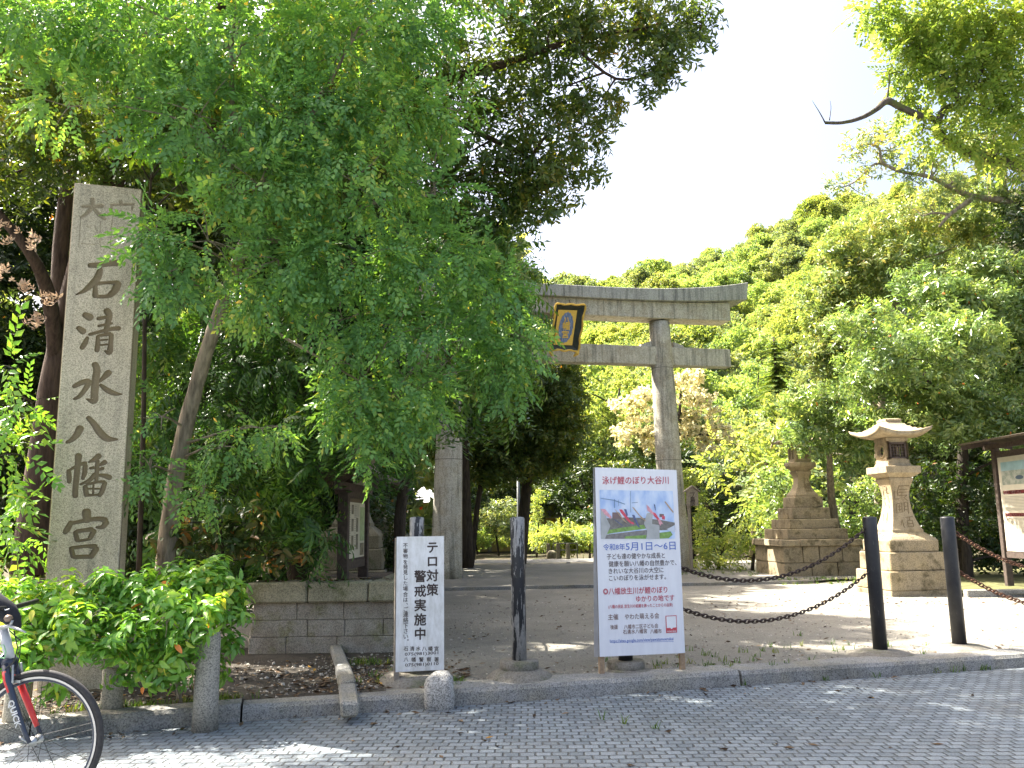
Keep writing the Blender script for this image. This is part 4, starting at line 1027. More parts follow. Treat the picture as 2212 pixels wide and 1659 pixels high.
# ------------------------------------------------------------------ bicycle at the lower left corner
k_ = None
Yb = 4.2
for i in range(30):
    z = P(77.5, 1599, Yb).z
    Yb += (z - .345) * 3.0
wc = P(77.5, 1599, Yb)
bk_ = thing('bicycle', 'dark road bicycle with red and navy fork, front wheel in the lower left corner', 'bicycle', (wc.x, wc.y, 0))
m_tyre = plain('tyre_rubber', (.035, .033, .034), .8, var=.3, scale=60)
m_spoke = plain('black_steel', (.03, .03, .03), .4, .6)
m_navy = plain('navy_paint', (.025, .032, .055), .3, 0, .5, .1)
m_redp = plain('red_paint', (.55, .03, .03), .3, 0, .5, .1)
m_grey = plain('pale_grey_paint', (.45, .46, .48), .35, 0, .5, .1)
m_cloth = plain('black_cloth', (.014, .015, .02), .85, var=.3, scale=50)
RW = .345
def wheel(name, x):
    w = MB()
    def torus(R_, r1, r2, n=72, k=10, m=0):
        vs = []; fs = []
        for i in range(n):
            a = 2 * PI * i / n
            for j in range(k):
                b = 2 * PI * j / k; rr_ = R_ + r1 * math.cos(b); vs.append((x + rr_ * math.cos(a), r2 * math.sin(b), RW + rr_ * math.sin(a)))
        for i in range(n):
            for j in range(k): i2, j2 = (i + 1) % n, (j + 1) % k; fs.append((i * k + j, i2 * k + j, i2 * k + j2, i * k + j2))
        return vs, fs
    t_ = MB().add(*torus(RW - .0165, .0165, .0165)).build('tyre', m_tyre, None, True)
    rim_ = MB().add(*torus(RW - .045, .013, .009, k=8)).build('rim', m_navy, None, True)
    br_ = MB()
    for s in (-1, 1):
        n = 72; vs = []
        for i in range(n):
            a = 2 * PI * i / n
            for rr_ in (RW - .043, RW - .033): vs.append((x + rr_ * math.cos(a), s * .0125, RW + rr_ * math.sin(a)))
        br_.add(vs, [(2 * i, 2 * i + 1, (2 * i + 3) % (2 * n), (2 * i + 2) % (2 * n)) for i in range(n)])
    br_ = br_.build('braking_track', plain('pale_alloy', (.62, .58, .53), .4, .3), None)
    sp = MB()
    for i in range(20):
        a = 2 * PI * (i // 2 * 2 + (.35 if i % 2 else 0)) / 20; a += .17; s = 1 if i % 2 else -1; b = a + s * .9
        sp.tube([(x + .018 * math.cos(b), s * .03, RW + .018 * math.sin(b)), (x + (RW - .055) * math.cos(a), 0, RW + (RW - .055) * math.sin(a))], .0014, 5)
    sp = sp.build('spokes', m_spoke, None)
    hb = MB(); hb.tube([(x, -.055, RW), (x, -.036, RW), (x, -.033, RW), (x, -.026, RW), (x, -.02, RW), (x, .02, RW), (x, .026, RW), (x, .033, RW), (x, .036, RW), (x, .055, RW)], [.011, .012, .024, .024, .013, .013, .024, .024, .012, .011], 16)
    hb.tube([(x, -.058, RW), (x - .03, -.066, RW + .02), (x - .05, -.066, RW + .035)], .005, 6)
    hb = hb.build('hub', mat_alu, None, True)
    root_ = MB(); 
    t_.name = name
    t_.parent = bk_
    for c in (rim_, br_, sp, hb): c.parent = t_
    return t_
wheel('front_wheel', 0.0)
wheel('rear_wheel', -1.02)
fk = MB()
for s in (-1, 1):
    pts = [(-.165, s * .035, RW + .375), (-.14, s * .047, RW + .30), (-.07, s * .054, RW + .14), (-.03, s * .056, RW + .055), (0, s * .056, RW)]
    fk.tube(pts, [.019, .018, .015, .012, .011], 12)
fk.tube([(-.165, -.04, RW + .385), (-.165, .04, RW + .385)], .022, 12)
fork = fk.build('fork', m_navy, bk_, True)
rd = MB()
for s, y in ((1, .0565), (-1, -.0565)):
    rd.tube([(-.158, s * .040, RW + .345), (-.145, s * .0455, RW + .305), (-.118, s * .0495, RW + .245)] if s < 0 else [(-.15, s * .044, RW + .32), (-.07, s * .054, RW + .14), (-.03, s * .056, RW + .055)], [.0192, .0188, .0172] if s < 0 else [.0189, .0158, .0126], 12)
rd.build('red_stripe', m_redp, fork, True)
g = glyphs([('QUICK', 0, 0, .135, .042)], 0, .03)
fd = Vector((.075, 0, -.17)).normalized(); up_ = Vector((-fd.z, 0, fd.x)) * 1
ctr = Vector((-.078, -.0715, RW + .145)); n_up = Vector((fd.z * -1, 0, fd.x)); n_up = Vector((.915, 0, .404))
g.v = [tuple(ctr + fd * (x) + n_up * (z) + Vector((0, -.0035 * (x / .0675), 0))) for x, y, z in g.v]
g.build('lettering', mat_white_ink, fork)
br_ = MB()
for s in (-1, 1): br_.tube([(-.125, s * .043, RW + .255), (-.118, s * .045, RW + .30), (-.128, s * .035, RW + .375)], [.009, .007, .006], 8); br_.box(-.14, -.085, s * .026 - .006, s * .026 + .006, RW + .285, RW + .298)
br_.build('brake', mat_alu, bk_)
hd = Vector((-.165, 0, RW + .40)); hdir = Vector((-.31, 0, .95))
MB().tube([hd, hd + hdir * .06, hd + hdir * .16], [.024, .025, .024], 16).build('head_tube', m_grey, bk_, True)
frm = MB(); bb = Vector((-.60, 0, RW - .06)); ht1, ht0 = hd + hdir * .14, hd + hdir * .03; st = Vector((-.76, 0, RW + .45)); rx = Vector((-1.02, 0, RW))
frm.tube([ht0, bb], .022, 12); frm.tube([ht1, st], .017, 12); frm.tube([bb, st + Vector((-.03, 0, .10))], .016, 12)
for s in (-1, 1): frm.tube([bb + Vector((0, s * .02, 0)), rx + Vector((0, s * .055, 0))], .009, 8); frm.tube([st + Vector((0, s * .015, -.03)), rx + Vector((0, s * .055, 0))], .008, 8)
frm.build('frame', m_navy, bk_, True)
MB().tube([(-.95, 0, RW + .60), (-.80, 0, RW + .615), (-.66, 0, RW + .605)], [.065, .045, .015], 12).build('saddle', m_cloth, bk_, True)
hb0 = hd + hdir * .20
bar = MB(); bar.tube([hb0, hb0 + hdir * .06 + Vector((.07, 0, .01))], .016, 10)
hc = hb0 + hdir * .06 + Vector((.07, 0, .01))
bar.tube([hc + Vector((-.03, -.28, .01)), hc + Vector((-.01, -.14, .005)), hc, hc + Vector((-.01, .14, .005)), hc + Vector((-.03, .28, .01))], .0125, 10)
bar.build('handlebar', m_spoke, bk_, True)
# black cloth roll on the bar, bell, lever, cables
p0 = P(0, 1300, wc.y - .12); 
cl = MB(); cl.tube([P(-45, 1283, wc.y - .02), P(-20, 1298, wc.y - .02), P(15, 1322, wc.y - .02), P(30, 1340, wc.y - .02), P(40, 1358, wc.y - .02)], [.05, .056, .052, .038, .016], 14)
clo = cl.build('bar_bag', m_cloth, bk_, True)
pp = MB(); pp.tube([P(4, 1310, wc.y - .075), P(12, 1318, wc.y - .077), P(20, 1315, wc.y - .074)], .0025, 6); pp.build('piping', mat_white_ink, clo)
for c in (clo,): pass
be = MB(); pc = P(18, 1336, wc.y - .10); be.tube([pc + Vector((0, 0, -.015)), pc, pc + Vector((0, 0, .012)), pc + Vector((0, 0, .018))], [.012, .022, .017, .006], 14); be.build('bell', plain('bronze_bell', (.22, .16, .12), .4, .5), bk_, True)
lv = MB(); lv.tube([P(-6, 1358, wc.y - .10), P(20, 1352, wc.y - .10), P(42, 1360, wc.y - .11), P(56, 1366, wc.y - .12)], [.012, .009, .006, .004], 8); lv.tube([P(22, 1352, wc.y - .10), P(27, 1340, wc.y - .1)], .007, 8); lv.build('brake_lever', mat_alu, bk_, True)
ca = MB(); ca.tube([P(30, 1362, wc.y - .1), P(38, 1400, wc.y - .1), P(30, 1430, wc.y - .08), P(8, 1448, wc.y - .05), P(-10, 1450, wc.y)], .0028, 6); ca.tube([P(20, 1362, wc.y - .1), P(45, 1385, wc.y - .1), P(42, 1420, wc.y - .06), P(33, 1450, wc.y - .03)], .0028, 6); ca.build('cable', m_spoke, bk_, True)
ca = MB(); ca.tube([P(-5, 1395, wc.y - .06), P(8, 1393, wc.y - .07), P(13, 1408, wc.y - .07), P(10, 1422, wc.y - .06), P(0, 1420, wc.y - .05), P(-5, 1410, wc.y - .05)], .003, 6); ca.build('green_cable', plain('green_plastic', (.20, .42, .22), .5), bk_, True)
for c in bk_.children:
    if c.name.split('.')[0] in ('bar_bag', 'bell', 'brake_lever', 'cable', 'green_cable'):
        c.matrix_parent_inverse = Matrix.Translation((-wc.x, -wc.y, 0))

# ================================================================== vegetation
def leaf_verts(l, w, fold=.10, droop=.15):
    return np.array([(0, 0, 0), (l * .45, -w / 2, fold * w - droop * l * .25), (l, 0, -droop * l), (l * .45, w / 2, fold * w - droop * l * .25), (l * .48, 0, -fold * w - droop * l * .25)])
def leaf_round(l, w, fold=.12, droop=.3):
    o = []
    for t, k in ((0, 0), (.2, .36), (.5, .5), (.8, .30), (1, 0), (.8, -.30), (.5, -.5), (.2, -.36)): o.append((l * t, k * w, fold * w * abs(k) * 2 - droop * l * t * t))
    return np.array(o + [(l * .5, 0, -fold * w * .2 - droop * l * .25)])
LF4 = np.array([(0, 1, 2, 8), (8, 2, 3, 4), (0, 8, 6, 7), (8, 4, 5, 6)])
LF2 = np.array([(0, 1, 2, 4), (0, 4, 2, 3)])
def rot_to(d, up):
    d = d / np.linalg.norm(d, axis=-1, keepdims=True)
    s = np.cross(up, d); ls = np.linalg.norm(s, axis=-1, keepdims=True); s = np.where(ls < 1e-4, np.array([1., 0, 0]), s / np.maximum(ls, 1e-6))
    n = np.cross(d, s)
    return np.stack([d, s, n], -1)
def template(kind, k=1.0, seed=0):
    """a twig of leaves along +x; returns verts (n*5,3) and the leaf count"""
    g = np.random.default_rng(seed); out = []
    def put(p, d, up, l, w, droop, fold=.12):
        Rm = rot_to(np.array([d]), np.array([up]))[0]; out.append((leaf_round if kind == 'whorl' else leaf_verts)(l, w, fold, droop) @ Rm.T + p)
    if kind == 'fine':        # small pinnate-looking sprays
        n = 12; L = .28
        for i in range(n):
            t = (i + .5) / n; s = 1 if i % 2 else -1; l = .064 * g.uniform(.75, 1.15)
            put(np.array([L * t, 0, -.10 * t * t]), np.array([.55 + .5 * t, s * (1 - .55 * t), g.uniform(-.45, .05)]), np.array([g.uniform(-.35, .35), g.uniform(-.35, .35), 1]), l, l * .54, .2)
    elif kind == 'weep':      # long drooping leaves hanging in tiers
        n = 13; L = .34
        for i in range(n):
            t = (i + .5) / n; s = 1 if i % 2 else -1; l = .095 * g.uniform(.75, 1.15)
            put(np.array([L * t, 0, -.20 * t * t]), np.array([.35, s * .55, -1.0 + g.uniform(-.2, .3)]), np.array([.9, s * .2 + g.uniform(-.3, .3), .5]), l, l * .33, .2)
    elif kind == 'whorl':     # big leaves spreading and hanging from an upright twig
        n = 9
        for i in range(n):
            t = i / n; a = 2 * PI * i * .382 + g.uniform(-.3, .3); l = .118 * g.uniform(.65, 1.1)
            put(np.array([.13 * t, 0, 0]), np.array([.55 * t - .42 + g.uniform(-.2, .2), math.cos(a), math.sin(a)]), np.array([1, g.uniform(-.45, .45), g.uniform(-.45, .45)]), l, l * .45, .42, .14)
    elif kind == 'broad':     # evergreen tufts for trees in the middle distance
        n = 11
        for i in range(n):
            a = 2 * PI * i * .382 + g.uniform(-.4, .4); l = .125 * g.uniform(.7, 1.15)
            put(np.array([.22 * (i / n), g.uniform(-.03, .03), g.uniform(-.03, .03)]), np.array([.6, math.cos(a), math.sin(a) - .25]), np.array([.6, g.uniform(-.5, .5), 1]), l, l * .36, .3)
    elif kind == 'tuft':      # coarse tufts for the hillside
        n = 8
        for i in range(n):
            a = 2 * PI * i * .382; l = .34 * g.uniform(.7, 1.2)
            put(np.array([.15 * g.uniform(0, 1), g.uniform(-.15, .15), g.uniform(-.1, .1)]), np.array([.5, math.cos(a), math.sin(a)]), np.array([g.uniform(-.5, .5), g.uniform(-.5, .5), 1]), l, l * .55, .3)
    elif kind == 'needle':
        n = 12; L = .9
        for i in range(n):
            t = (i + .5) / n; s = 1 if i % 2 else -1
            put(np.array([L * t, 0, -.16 * t]), np.array([.6, s * (1.1 - .8 * t), -.15]), np.array([0, 0, 1]), .36 * (1.1 - .6 * t), .10, .15)
    return np.concatenate(out) * k, len(out)
TPL = {}
def tpl(kind):
    if kind not in TPL: TPL[kind] = [template(kind, 1.0, s) for s in range(6)]
    return TPL[kind]
LEAFAREA = {'fine': .00085, 'weep': .0020, 'whorl': .0036, 'broad': .0037, 'tuft': .042, 'needle': .02}

def foliage(clumps, kind, lai=2.6, scale=1.0, droop=.25, out=.6, shell=.45, gap=.0, gfreq=1.2, flat=1.0, seed=0, upb=0.0, face=.55):
    """clumps [(centre, (rx, ry, rz))] -> V, F, rnd"""
    g = np.random.default_rng(seed + 1000)
    Vs, Fs, As = [], [], []; base = 0
    tp = tpl(kind); nl = tp[0][1]; lf, nvl = (LF4, 9) if kind == 'whorl' else (LF2, 5); la = LEAFAREA[kind] * scale * scale * nl
    for c, r in clumps:
        r = np.array(r); n = int(max(6, PI * r[0] * r[2] * lai / la * (1 + .5 * r[1] / max(r[0], r[2]))))
        d = g.normal(size=(n, 3)); d /= np.linalg.norm(d, axis=1, keepdims=True)
        if upb: d[:, 2] = np.where(g.random(n) < upb, np.abs(d[:, 2]), d[:, 2])
        rad = shell + (1 - shell) * g.random(n) ** .6
        rad *= 1 + .16 * g.normal(size=n) * .6
        p = np.array(c) + d * rad[:, None] * r
        if gap > 0:
            keep = np.array([noise.noise(Vector(q * gfreq) + Vector((seed * 3.7, 0, 0))) > -.75 + gap for q in p]); p = p[keep]; d = d[keep]; n = len(p)
            if n == 0: continue
        dr = d * np.array([1, 1, flat]) * out + g.normal(size=(n, 3)) * .38; dr[:, 2] -= droop
        up = np.array([0, 0, 1.0]) * (1 - face * .6) + d * face + g.normal(size=(n, 3)) * .38
        Rm = rot_to(dr, up); s = scale * g.uniform(.7, 1.25, n)
        cl = g.uniform(-.18, .18)
        which = g.integers(0, len(tp), n)
        for w in range(len(tp)):
            ix = np.nonzero(which == w)[0]
            if len(ix) == 0: continue
            T = tp[w][0]
            V = np.einsum('nij,kj->nki', Rm[ix], T) * s[ix][:, None, None] + p[ix][:, None, :]
            V = V.reshape(-1, 3); m_ = len(ix) * nl
            F = (lf[None] + (np.arange(m_) * nvl)[:, None, None]).reshape(-1, 4) + base
            sp = np.repeat(g.uniform(-.16, .16, len(ix)), nl); a = np.clip(.5 + cl + sp + g.normal(size=m_) * .17, 0, 1)
            # stray old leaves
            a = np.where(g.random(m_) < .002, 1.0, np.minimum(a, .97))
            Vs.append(V); Fs.append(F); As.append(np.repeat(a, len(lf))); base += len(V)
    return np.concatenate(Vs), np.concatenate(Fs), np.concatenate(As)
NL = [0]
def crown(name, clumps, kind, mat, parent, **kw):
    V, F, A = foliage(clumps, kind, **kw); NL[0] += len(F) // 2
    return link(name, np_mesh(name, V, F, A), mat, parent)
def px(lst, Y0=None, f=None, rdf=.8):
    o = []
    for it in lst:
        u, v, ru, rv = it[:4]; Y = it[4] if len(it) > 4 else Y0
        if f: (u2, v2) = f(u, v); (a, b) = f(u + ru, v + rv); ru, rv = a - u2, b - v2; u, v = u2, v2
        c = P(u, v, Y); k = Y / FPX * 1.03
        o.append(((c.x, c.y, c.z), (ru * k, max(ru, rv) * k * rdf, rv * k)))
    return o
def lumps(cl, n, rs=.45, seed=0, zmin=-.5):
    """break big ellipsoids into smaller lobes for an uneven outline"""
    g = np.random.default_rng(seed + 77); o = []
    for c, r in cl:
        c, r = np.array(c), np.array(r)
        for i in range(n):
            while True:
                d = g.normal(size=3); d /= np.linalg.norm(d)
                if d[2] > zmin: break
            k = g.uniform(.5, .85); q = rs * g.uniform(.65, 1.25)
            o.append((tuple(c + d * r * k), tuple(r * q * np.array([1, 1, .8]))))
    return o
def limb(mb, a, b, r0, r1, bend=.12, n=7, seg=6):
    a, b = Vector(a), Vector(b); L = (b - a).length; w = Vector((random.uniform(-1, 1), random.uniform(-1, 1), random.uniform(-.2, 1))) * L * bend
    pts = [a.lerp(b, i / n) + w * math.sin(PI * i / n) + Vector((random.uniform(-1, 1), random.uniform(-1, 1), random.uniform(-1, 1))) * L * .012 * (0 < i < n) for i in range(n + 1)]
    mb.tube(pts, [r0 + (r1 - r0) * i / n for i in range(n + 1)], seg)
def wood(parent, trunks, clumps, mat, twig=.010, limbr=.022, ntw=4, name='trunk', reach=1.0):
    """trunks [(points, radii)]; a limb runs from the nearest trunk point into every clump, with a few twigs"""
    mb = MB(); allp = []
    for pts, rr in trunks:
        s = catmull([tuple(p) for p in pts], 4); n = len(s)
        rad = [float(np.interp(i / (n - 1), np.linspace(0, 1, len(rr)), rr)) for i in range(n)]
        mb.tube([Vector(p) for p in s], rad, 10, wob=.05); allp += [(Vector(p), r) for p, r in zip(s, rad)]
    for c, r in clumps:
        c = Vector(c); cand = [(abs((p - c).length) + max(0, (p.z - c.z)) * 1.0, p, q) for p, q in allp]
        _, p, q = min(cand, key=lambda t: t[0])
        r0 = min(limbr, q * .8); limb(mb, p, c, r0, r0 * .45)
        for k in range(ntw):
            d = Vector((random.gauss(0, 1), random.gauss(0, 1), random.gauss(0, 1))).normalized()
            limb(mb, c, c + Vector((d.x * r[0], d.y * r[1], d.z * r[2])) * .95, min(twig, r0 * .6), .003, .1, 4, 5)
    return mb.build(name, mat, parent, True, fix=False)

BARK_TAN = bark('tan_bark', (.27, .225, .165)); BARK_RED = bark('reddish_bark', (.075, .05, .036)); BARK_DARK = bark('dark_bark', (.055, .045, .035)); BARK_MOSS = bark('mossy_bark', (.10, .085, .07), 1, (.10, .12, .03))
LM_FINE = leafmat('fresh_small_leaf', [(.0, (0.088, 0.200, 0.072)), (.45, (0.154, 0.317, 0.109)), (.8, (0.254, 0.427, 0.114)), (.96, (0.401, 0.524, 0.128)), (1, (0.946, 0.620, 0.165))], .42)
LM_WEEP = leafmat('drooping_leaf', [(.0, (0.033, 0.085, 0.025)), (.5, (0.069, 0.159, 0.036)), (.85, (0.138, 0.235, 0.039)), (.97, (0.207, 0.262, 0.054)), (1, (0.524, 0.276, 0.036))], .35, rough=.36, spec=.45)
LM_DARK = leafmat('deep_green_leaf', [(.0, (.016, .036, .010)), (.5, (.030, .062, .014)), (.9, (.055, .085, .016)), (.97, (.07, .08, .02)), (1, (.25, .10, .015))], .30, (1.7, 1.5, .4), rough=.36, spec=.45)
LM_CAMPH = leafmat('olive_evergreen_leaf', [(.0, (0.035, 0.069, 0.020)), (.5, (0.070, 0.119, 0.029)), (.85, (0.134, 0.166, 0.036)), (.97, (0.205, 0.189, 0.041)), (1, (0.567, 0.252, 0.030))], .38, (2.210, 1.950, 0.455), rough=.36, spec=.45)
LM_WHORL = leafmat('glossy_shrub_leaf', [(.0, (0.096, 0.236, 0.049)), (.5, (0.178, 0.373, 0.062)), (.85, (0.357, 0.522, 0.076)), (.97, (0.549, 0.545, 0.091)), (1, (1.033, 0.324, 0.091))], .38, rough=.28, spec=.55)
LM_DEAD = leafmat('withered_leaf', [(.0, (.26, .18, .13)), (.6, (.42, .33, .26)), (1, (.52, .42, .33))], .3, (1.2, 1.1, .9), rough=.8, spec=.2)
LM_MAPLE = leafmat('young_maple_leaf', [(.0, (0.143, 0.242, 0.052)), (.5, (0.238, 0.349, 0.068)), (1, (0.404, 0.440, 0.113))], .55, (1.3, 1.2, .6))
LM_OAK = leafmat('golden_oak_leaf', [(.0, (0.101, 0.174, 0.072)), (.5, (0.215, 0.289, 0.093)), (.85, (0.402, 0.419, 0.131)), (1, (0.580, 0.439, 0.155))], .42, (1.25, 1.2, .6), rough=.35, spec=.5)
LM_GLOSS = leafmat('glossy_tree_leaf', [(.0, (0.090, 0.162, 0.067)), (.5, (0.187, 0.275, 0.091)), (.85, (0.340, 0.413, 0.121)), (.985, (0.442, 0.460, 0.169)), (1, (1.188, 0.320, 0.115))], .38, (1.3, 1.3, .6), rough=.24, spec=.65)
LM_CREAM = leafmat('cream_blossom_spray', [(.0, (0.140, 0.173, 0.046)), (.18, (0.250, 0.259, 0.081)), (.26, (0.680, 0.626, 0.368)), (.7, (0.780, 0.734, 0.483)), (1, (0.850, 0.821, 0.621))], .5, (1.05, 1.0, .85), rough=.8, spec=.2)
LM_LIME = leafmat('lime_green_leaf', [(.0, (0.122, 0.196, 0.077)), (.5, (0.225, 0.308, 0.120)), (1, (0.400, 0.420, 0.198))], 0.60, (1.610, 1.438, 0.460))
LM_MID = leafmat('mid_green_leaf', [(.0, (0.131, 0.216, 0.111)), (.5, (0.260, 0.361, 0.162)), (1, (0.480, 0.520, 0.239))], 0.52)
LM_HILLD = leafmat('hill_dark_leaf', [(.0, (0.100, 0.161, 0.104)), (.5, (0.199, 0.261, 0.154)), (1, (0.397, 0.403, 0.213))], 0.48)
LM_CONI = leafmat('conifer_leaf', [(.0, (0.056, 0.110, 0.029)), (.5, (0.110, 0.171, 0.040)), (1, (0.242, 0.261, 0.061))], .3)

# ---- slender light tree in front (fine sprays over everything at the left)
t1 = thing('broadleaf_tree', 'slender tan-trunked tree with fine light green sprays reaching over the stone pillar', 'tree', G(352, 1262, LO))
def inv(o, ch):
    ch.matrix_parent_inverse = Matrix.Translation(o.location).inverted(); return ch
T1C = px([(90, 50, 130, 80, 6.9), (290, 80, 160, 100, 7.1), (520, 100, 170, 110, 7.2), (740, 110, 160, 120, 7.3), (890, 60, 70, 70, 7.5), (150, 230, 90, 55, 6.9),
          (430, 250, 150, 90, 7.0), (640, 265, 150, 100, 7.1), (850, 245, 130, 80, 7.4), (990, 240, 75, 48, 7.6), (560, 400, 110, 70, 7.0), (760, 390, 140, 75, 7.2), (930, 415, 70, 36, 7.6),
          (335, 510, 45, 60, 6.75), (350, 590, 52, 52, 6.8), (450, 520, 110, 75, 7.0), (600, 560, 110, 85, 7.1), (545, 645, 85, 36, 7.2),
          (760, 570, 140, 80, 7.3), (930, 575, 120, 80, 7.6), (1060, 640, 85, 75, 7.9), (1115, 720, 48, 70, 8.1), (1085, 790, 60, 60, 8.2), (740, 690, 80, 45, 7.3), (860, 720, 110, 75, 7.5), (970, 780, 90, 65, 7.8),
          (780, 800, 85, 65, 7.4), (890, 850, 85, 60, 7.6), (770, 880, 60, 65, 7.4), (835, 925, 55, 42, 7.5), (800, 985, 22, 32, 7.5),
          (350, 900, 40, 30, 7.4), (565, 925, 60, 20, 7.6), (480, 965, 36, 22, 7.5), (325, 1010, 30, 34, 7.3), (440, 1070, 34, 30, 7.3)])
UP1 = [((-3.0, 8.0, 7.6), (1.6, 1.5, 1.0)), ((-1.4, 8.3, 7.7), (1.5, 1.5, 1.0)), ((-4.4, 7.6, 7.2), (1.4, 1.4, 1.0)), ((-2.4, 7.0, 8.6), (1.8, 1.5, .9)), ((-.4, 7.2, 8.3), (1.4, 1.3, .8))]
tk = [P(u, v, y) for u, v, y in ((352, 1275, 7.95), (370, 1100, 7.9), (392, 960, 7.9), (425, 830, 7.85), (452, 740, 7.8), (487, 640, 7.75), (532, 515, 7.6), (562, 440, 7.5), (577, 385, 7.45), (548, 320, 7.4), (505, 250, 7.35), (500, 100, 7.3))]
tk2 = [P(u, v, y) for u, v, y in ((532, 515, 7.6), (600, 518, 7.5), (680, 500, 7.45), (800, 440, 7.5), (940, 420, 7.6))]
tk3 = [P(u, v, y) for u, v, y in ((487, 640, 7.75), (600, 720, 7.55), (720, 790, 7.5), (840, 860, 7.5))]
tk4 = [P(u, v, y) for u, v, y in ((577, 385, 7.45), (640, 300, 7.4), (700, 200, 7.35), (760, 90, 7.3))]
tk5 = [P(u, v, y) for u, v, y in ((548, 560, 7.6), (510, 430, 7.5), (495, 330, 7.4))]
inv(t1, wood(t1, [(tk, [.088, .082, .075, .07, .066, .062, .055, .046, .04, .036, .03, .02]), (tk2, [.034, .028, .02, .012]), (tk3, [.018, .014, .010, .006]), (tk4, [.03, .024, .018, .012]), (tk5, [.026, .022, .014])], T1C + UP1, BARK_TAN, .006, .014, 5))
inv(t1, crown('crown', T1C, 'fine', LM_FINE, t1, lai=3.2, droop=.34, out=.8, shell=.35, gap=.46, gfreq=1.9, seed=3))
inv(t1, crown('crown', UP1, 'fine', LM_FINE, t1, lai=1.15, scale=1.4, droop=.3, seed=4))

# ---- drooping dark tree filling the shade under it
t2 = thing('broadleaf_tree', 'drooping broad-leaved tree hanging low and dark left of the notice board', 'tree', G(640, 1262, LO))
T2C = px([(640, 850, 95, 80, 9.6), (560, 820, 80, 90, 9.8), (680, 945, 88, 80, 9.2), (600, 990, 95, 90, 9.4), (655, 1060, 66, 72, 9.1), (580, 1110, 90, 70, 9.3), (500, 960, 80, 90, 9.8), (662, 1140, 42, 52, 9.0), (470, 1130, 60, 60, 9.4), (735, 890, 50, 60, 9.3), (700, 1190, 22, 36, 8.9), (530, 1190, 60, 45, 9.2), (420, 700, 90, 110, 10), (560, 690, 100, 90, 10), (330, 780, 60, 110, 10), (335, 980, 50, 110, 9.8), (420, 900, 60, 90, 10.2), (345, 1160, 40, 60, 9.6)])
inv(t2, wood(t2, [([P(640, 1255, 10.1), P(620, 1080, 10.0), P(600, 860, 10.0), P(560, 640, 10.2)], [.10, .085, .06, .03])], T2C, BARK_DARK, .006, .02, 3))
inv(t2, crown('crown', T2C, 'weep', LM_WEEP, t2, lai=3.4, droop=.55, out=.55, shell=.3, gap=.3, seed=6))

# ---- yellow-green weeping crown at the path side
t3 = thing('broadleaf_tree', 'yellow-green weeping evergreen whose crown hides the left end of the gate beam', 'tree', G(862, 1262, HI))
T3C = px([(980, 600, 50, 90, 9.0), (1040, 560, 70, 80, 9.4), (1100, 610, 60, 80, 9.5), (1120, 700, 48, 90, 9.3), (1060, 720, 70, 90, 9.0), (970, 760, 60, 90, 8.8), (1110, 800, 42, 80, 9.2), (1040, 850, 62, 70, 9.0), (950, 850, 55, 60, 8.9), (870, 940, 50, 45, 9.1), (840, 985, 42, 38, 9.2), (1080, 480, 60, 60, 9.8), (940, 480, 80, 80, 9.6)])
inv(t3, wood(t3, [([P(862, 1265, 10.6), P(868, 1080, 10.5), P(915, 920, 10.3), P(990, 720, 10.0), P(1050, 520, 10)], [.08, .07, .065, .05, .03])], T3C, BARK_DARK, .006, .02, 3))
inv(t3, crown('crown', T3C, 'weep', LM_WEEP, t3, lai=3.8, droop=.7, out=.5, shell=.3, gap=.22, seed=8))

# ---- camphor: big dark olive crown, boughs reaching over the sky
t5 = thing('broadleaf_tree', 'great olive-leaved evergreen with reddish trunk behind the pillar, boughs crossing the sky', 'tree', P(70, 1240, 10.0) * Vector((1, 1, 0)) if False else (P(70, 1240, 10).x, 10.0, LO))
T5C = px([(1190, 60, 110, 90, 9.6), (1330, 50, 100, 75, 9.6), (1450, 50, 75, 65, 9.5), (1515, 50, 38, 55, 9.4), (1440, 120, 62, 42, 9.4), (1395, 165, 50, 45, 9.4), (1210, 190, 95, 60, 9.7), (1290, 240, 55, 50, 9.6), (1190, 290, 100, 70, 9.7), (1260, 340, 38, 55, 9.5), (1180, 400, 75, 60, 9.6), (1170, 460, 45, 28, 9.5), (1100, 380, 80, 70, 9.8),
          (1050, 180, 110, 100, 9.9), (1010, 330, 110, 90, 9.9), (900, 420, 110, 80, 10), (780, 330, 120, 90, 10.2), (860, 200, 120, 90, 10.2), (650, 420, 110, 80, 10.2), (1060, 470, 70, 60, 9.8), (60, 130, 110, 90, 8.6), (120, 260, 110, 90, 9), (60, 360, 100, 70, 9), (240, 330, 110, 60, 9.4), (420, 380, 110, 70, 9.8), (330, 200, 120, 100, 10), (560, 200, 120, 90, 10)])
UP5 = [((-1.0, 10.2, 8.6), (2.2, 1.5, 1.2)), ((-4.0, 10.5, 9.0), (2.2, 2.0, 1.3)), ((-2.5, 9, 9.8), (2.2, 1.8, 1.2)), ((.9, 9.6, 8.2), (1.3, 1.2, .8)), ((-6.2, 9.5, 7.5), (2.0, 2.0, 1.5))]
k5 = [[P(70, 1240, 10), P(95, 1000, 10), P(125, 800, 10), P(180, 560, 10), P(245, 380, 10), P(330, 180, 10), P(480, 20, 10), P(640, -160, 10)], [P(245, 380, 10), P(420, 300, 10.2), P(640, 220, 10.1), P(860, 190, 10), P(1050, 150, 9.8), P(1230, 90, 9.6), P(1400, 60, 9.5)], [P(860, 190, 10), P(1000, 270, 9.9), P(1120, 330, 9.7), P(1200, 390, 9.6)], [P(125, 800, 10), P(105, 640, 9.6), P(60, 540, 9.2), P(-40, 420, 9)], [P(95, 1000, 10), P(120, 760, 10.4), P(135, 480, 10.6), P(160, 330, 10.6), P(190, 150, 10.4)], [P(1230, 90, 9.6), P(1330, 170, 9.5), P(1420, 150, 9.4)]]
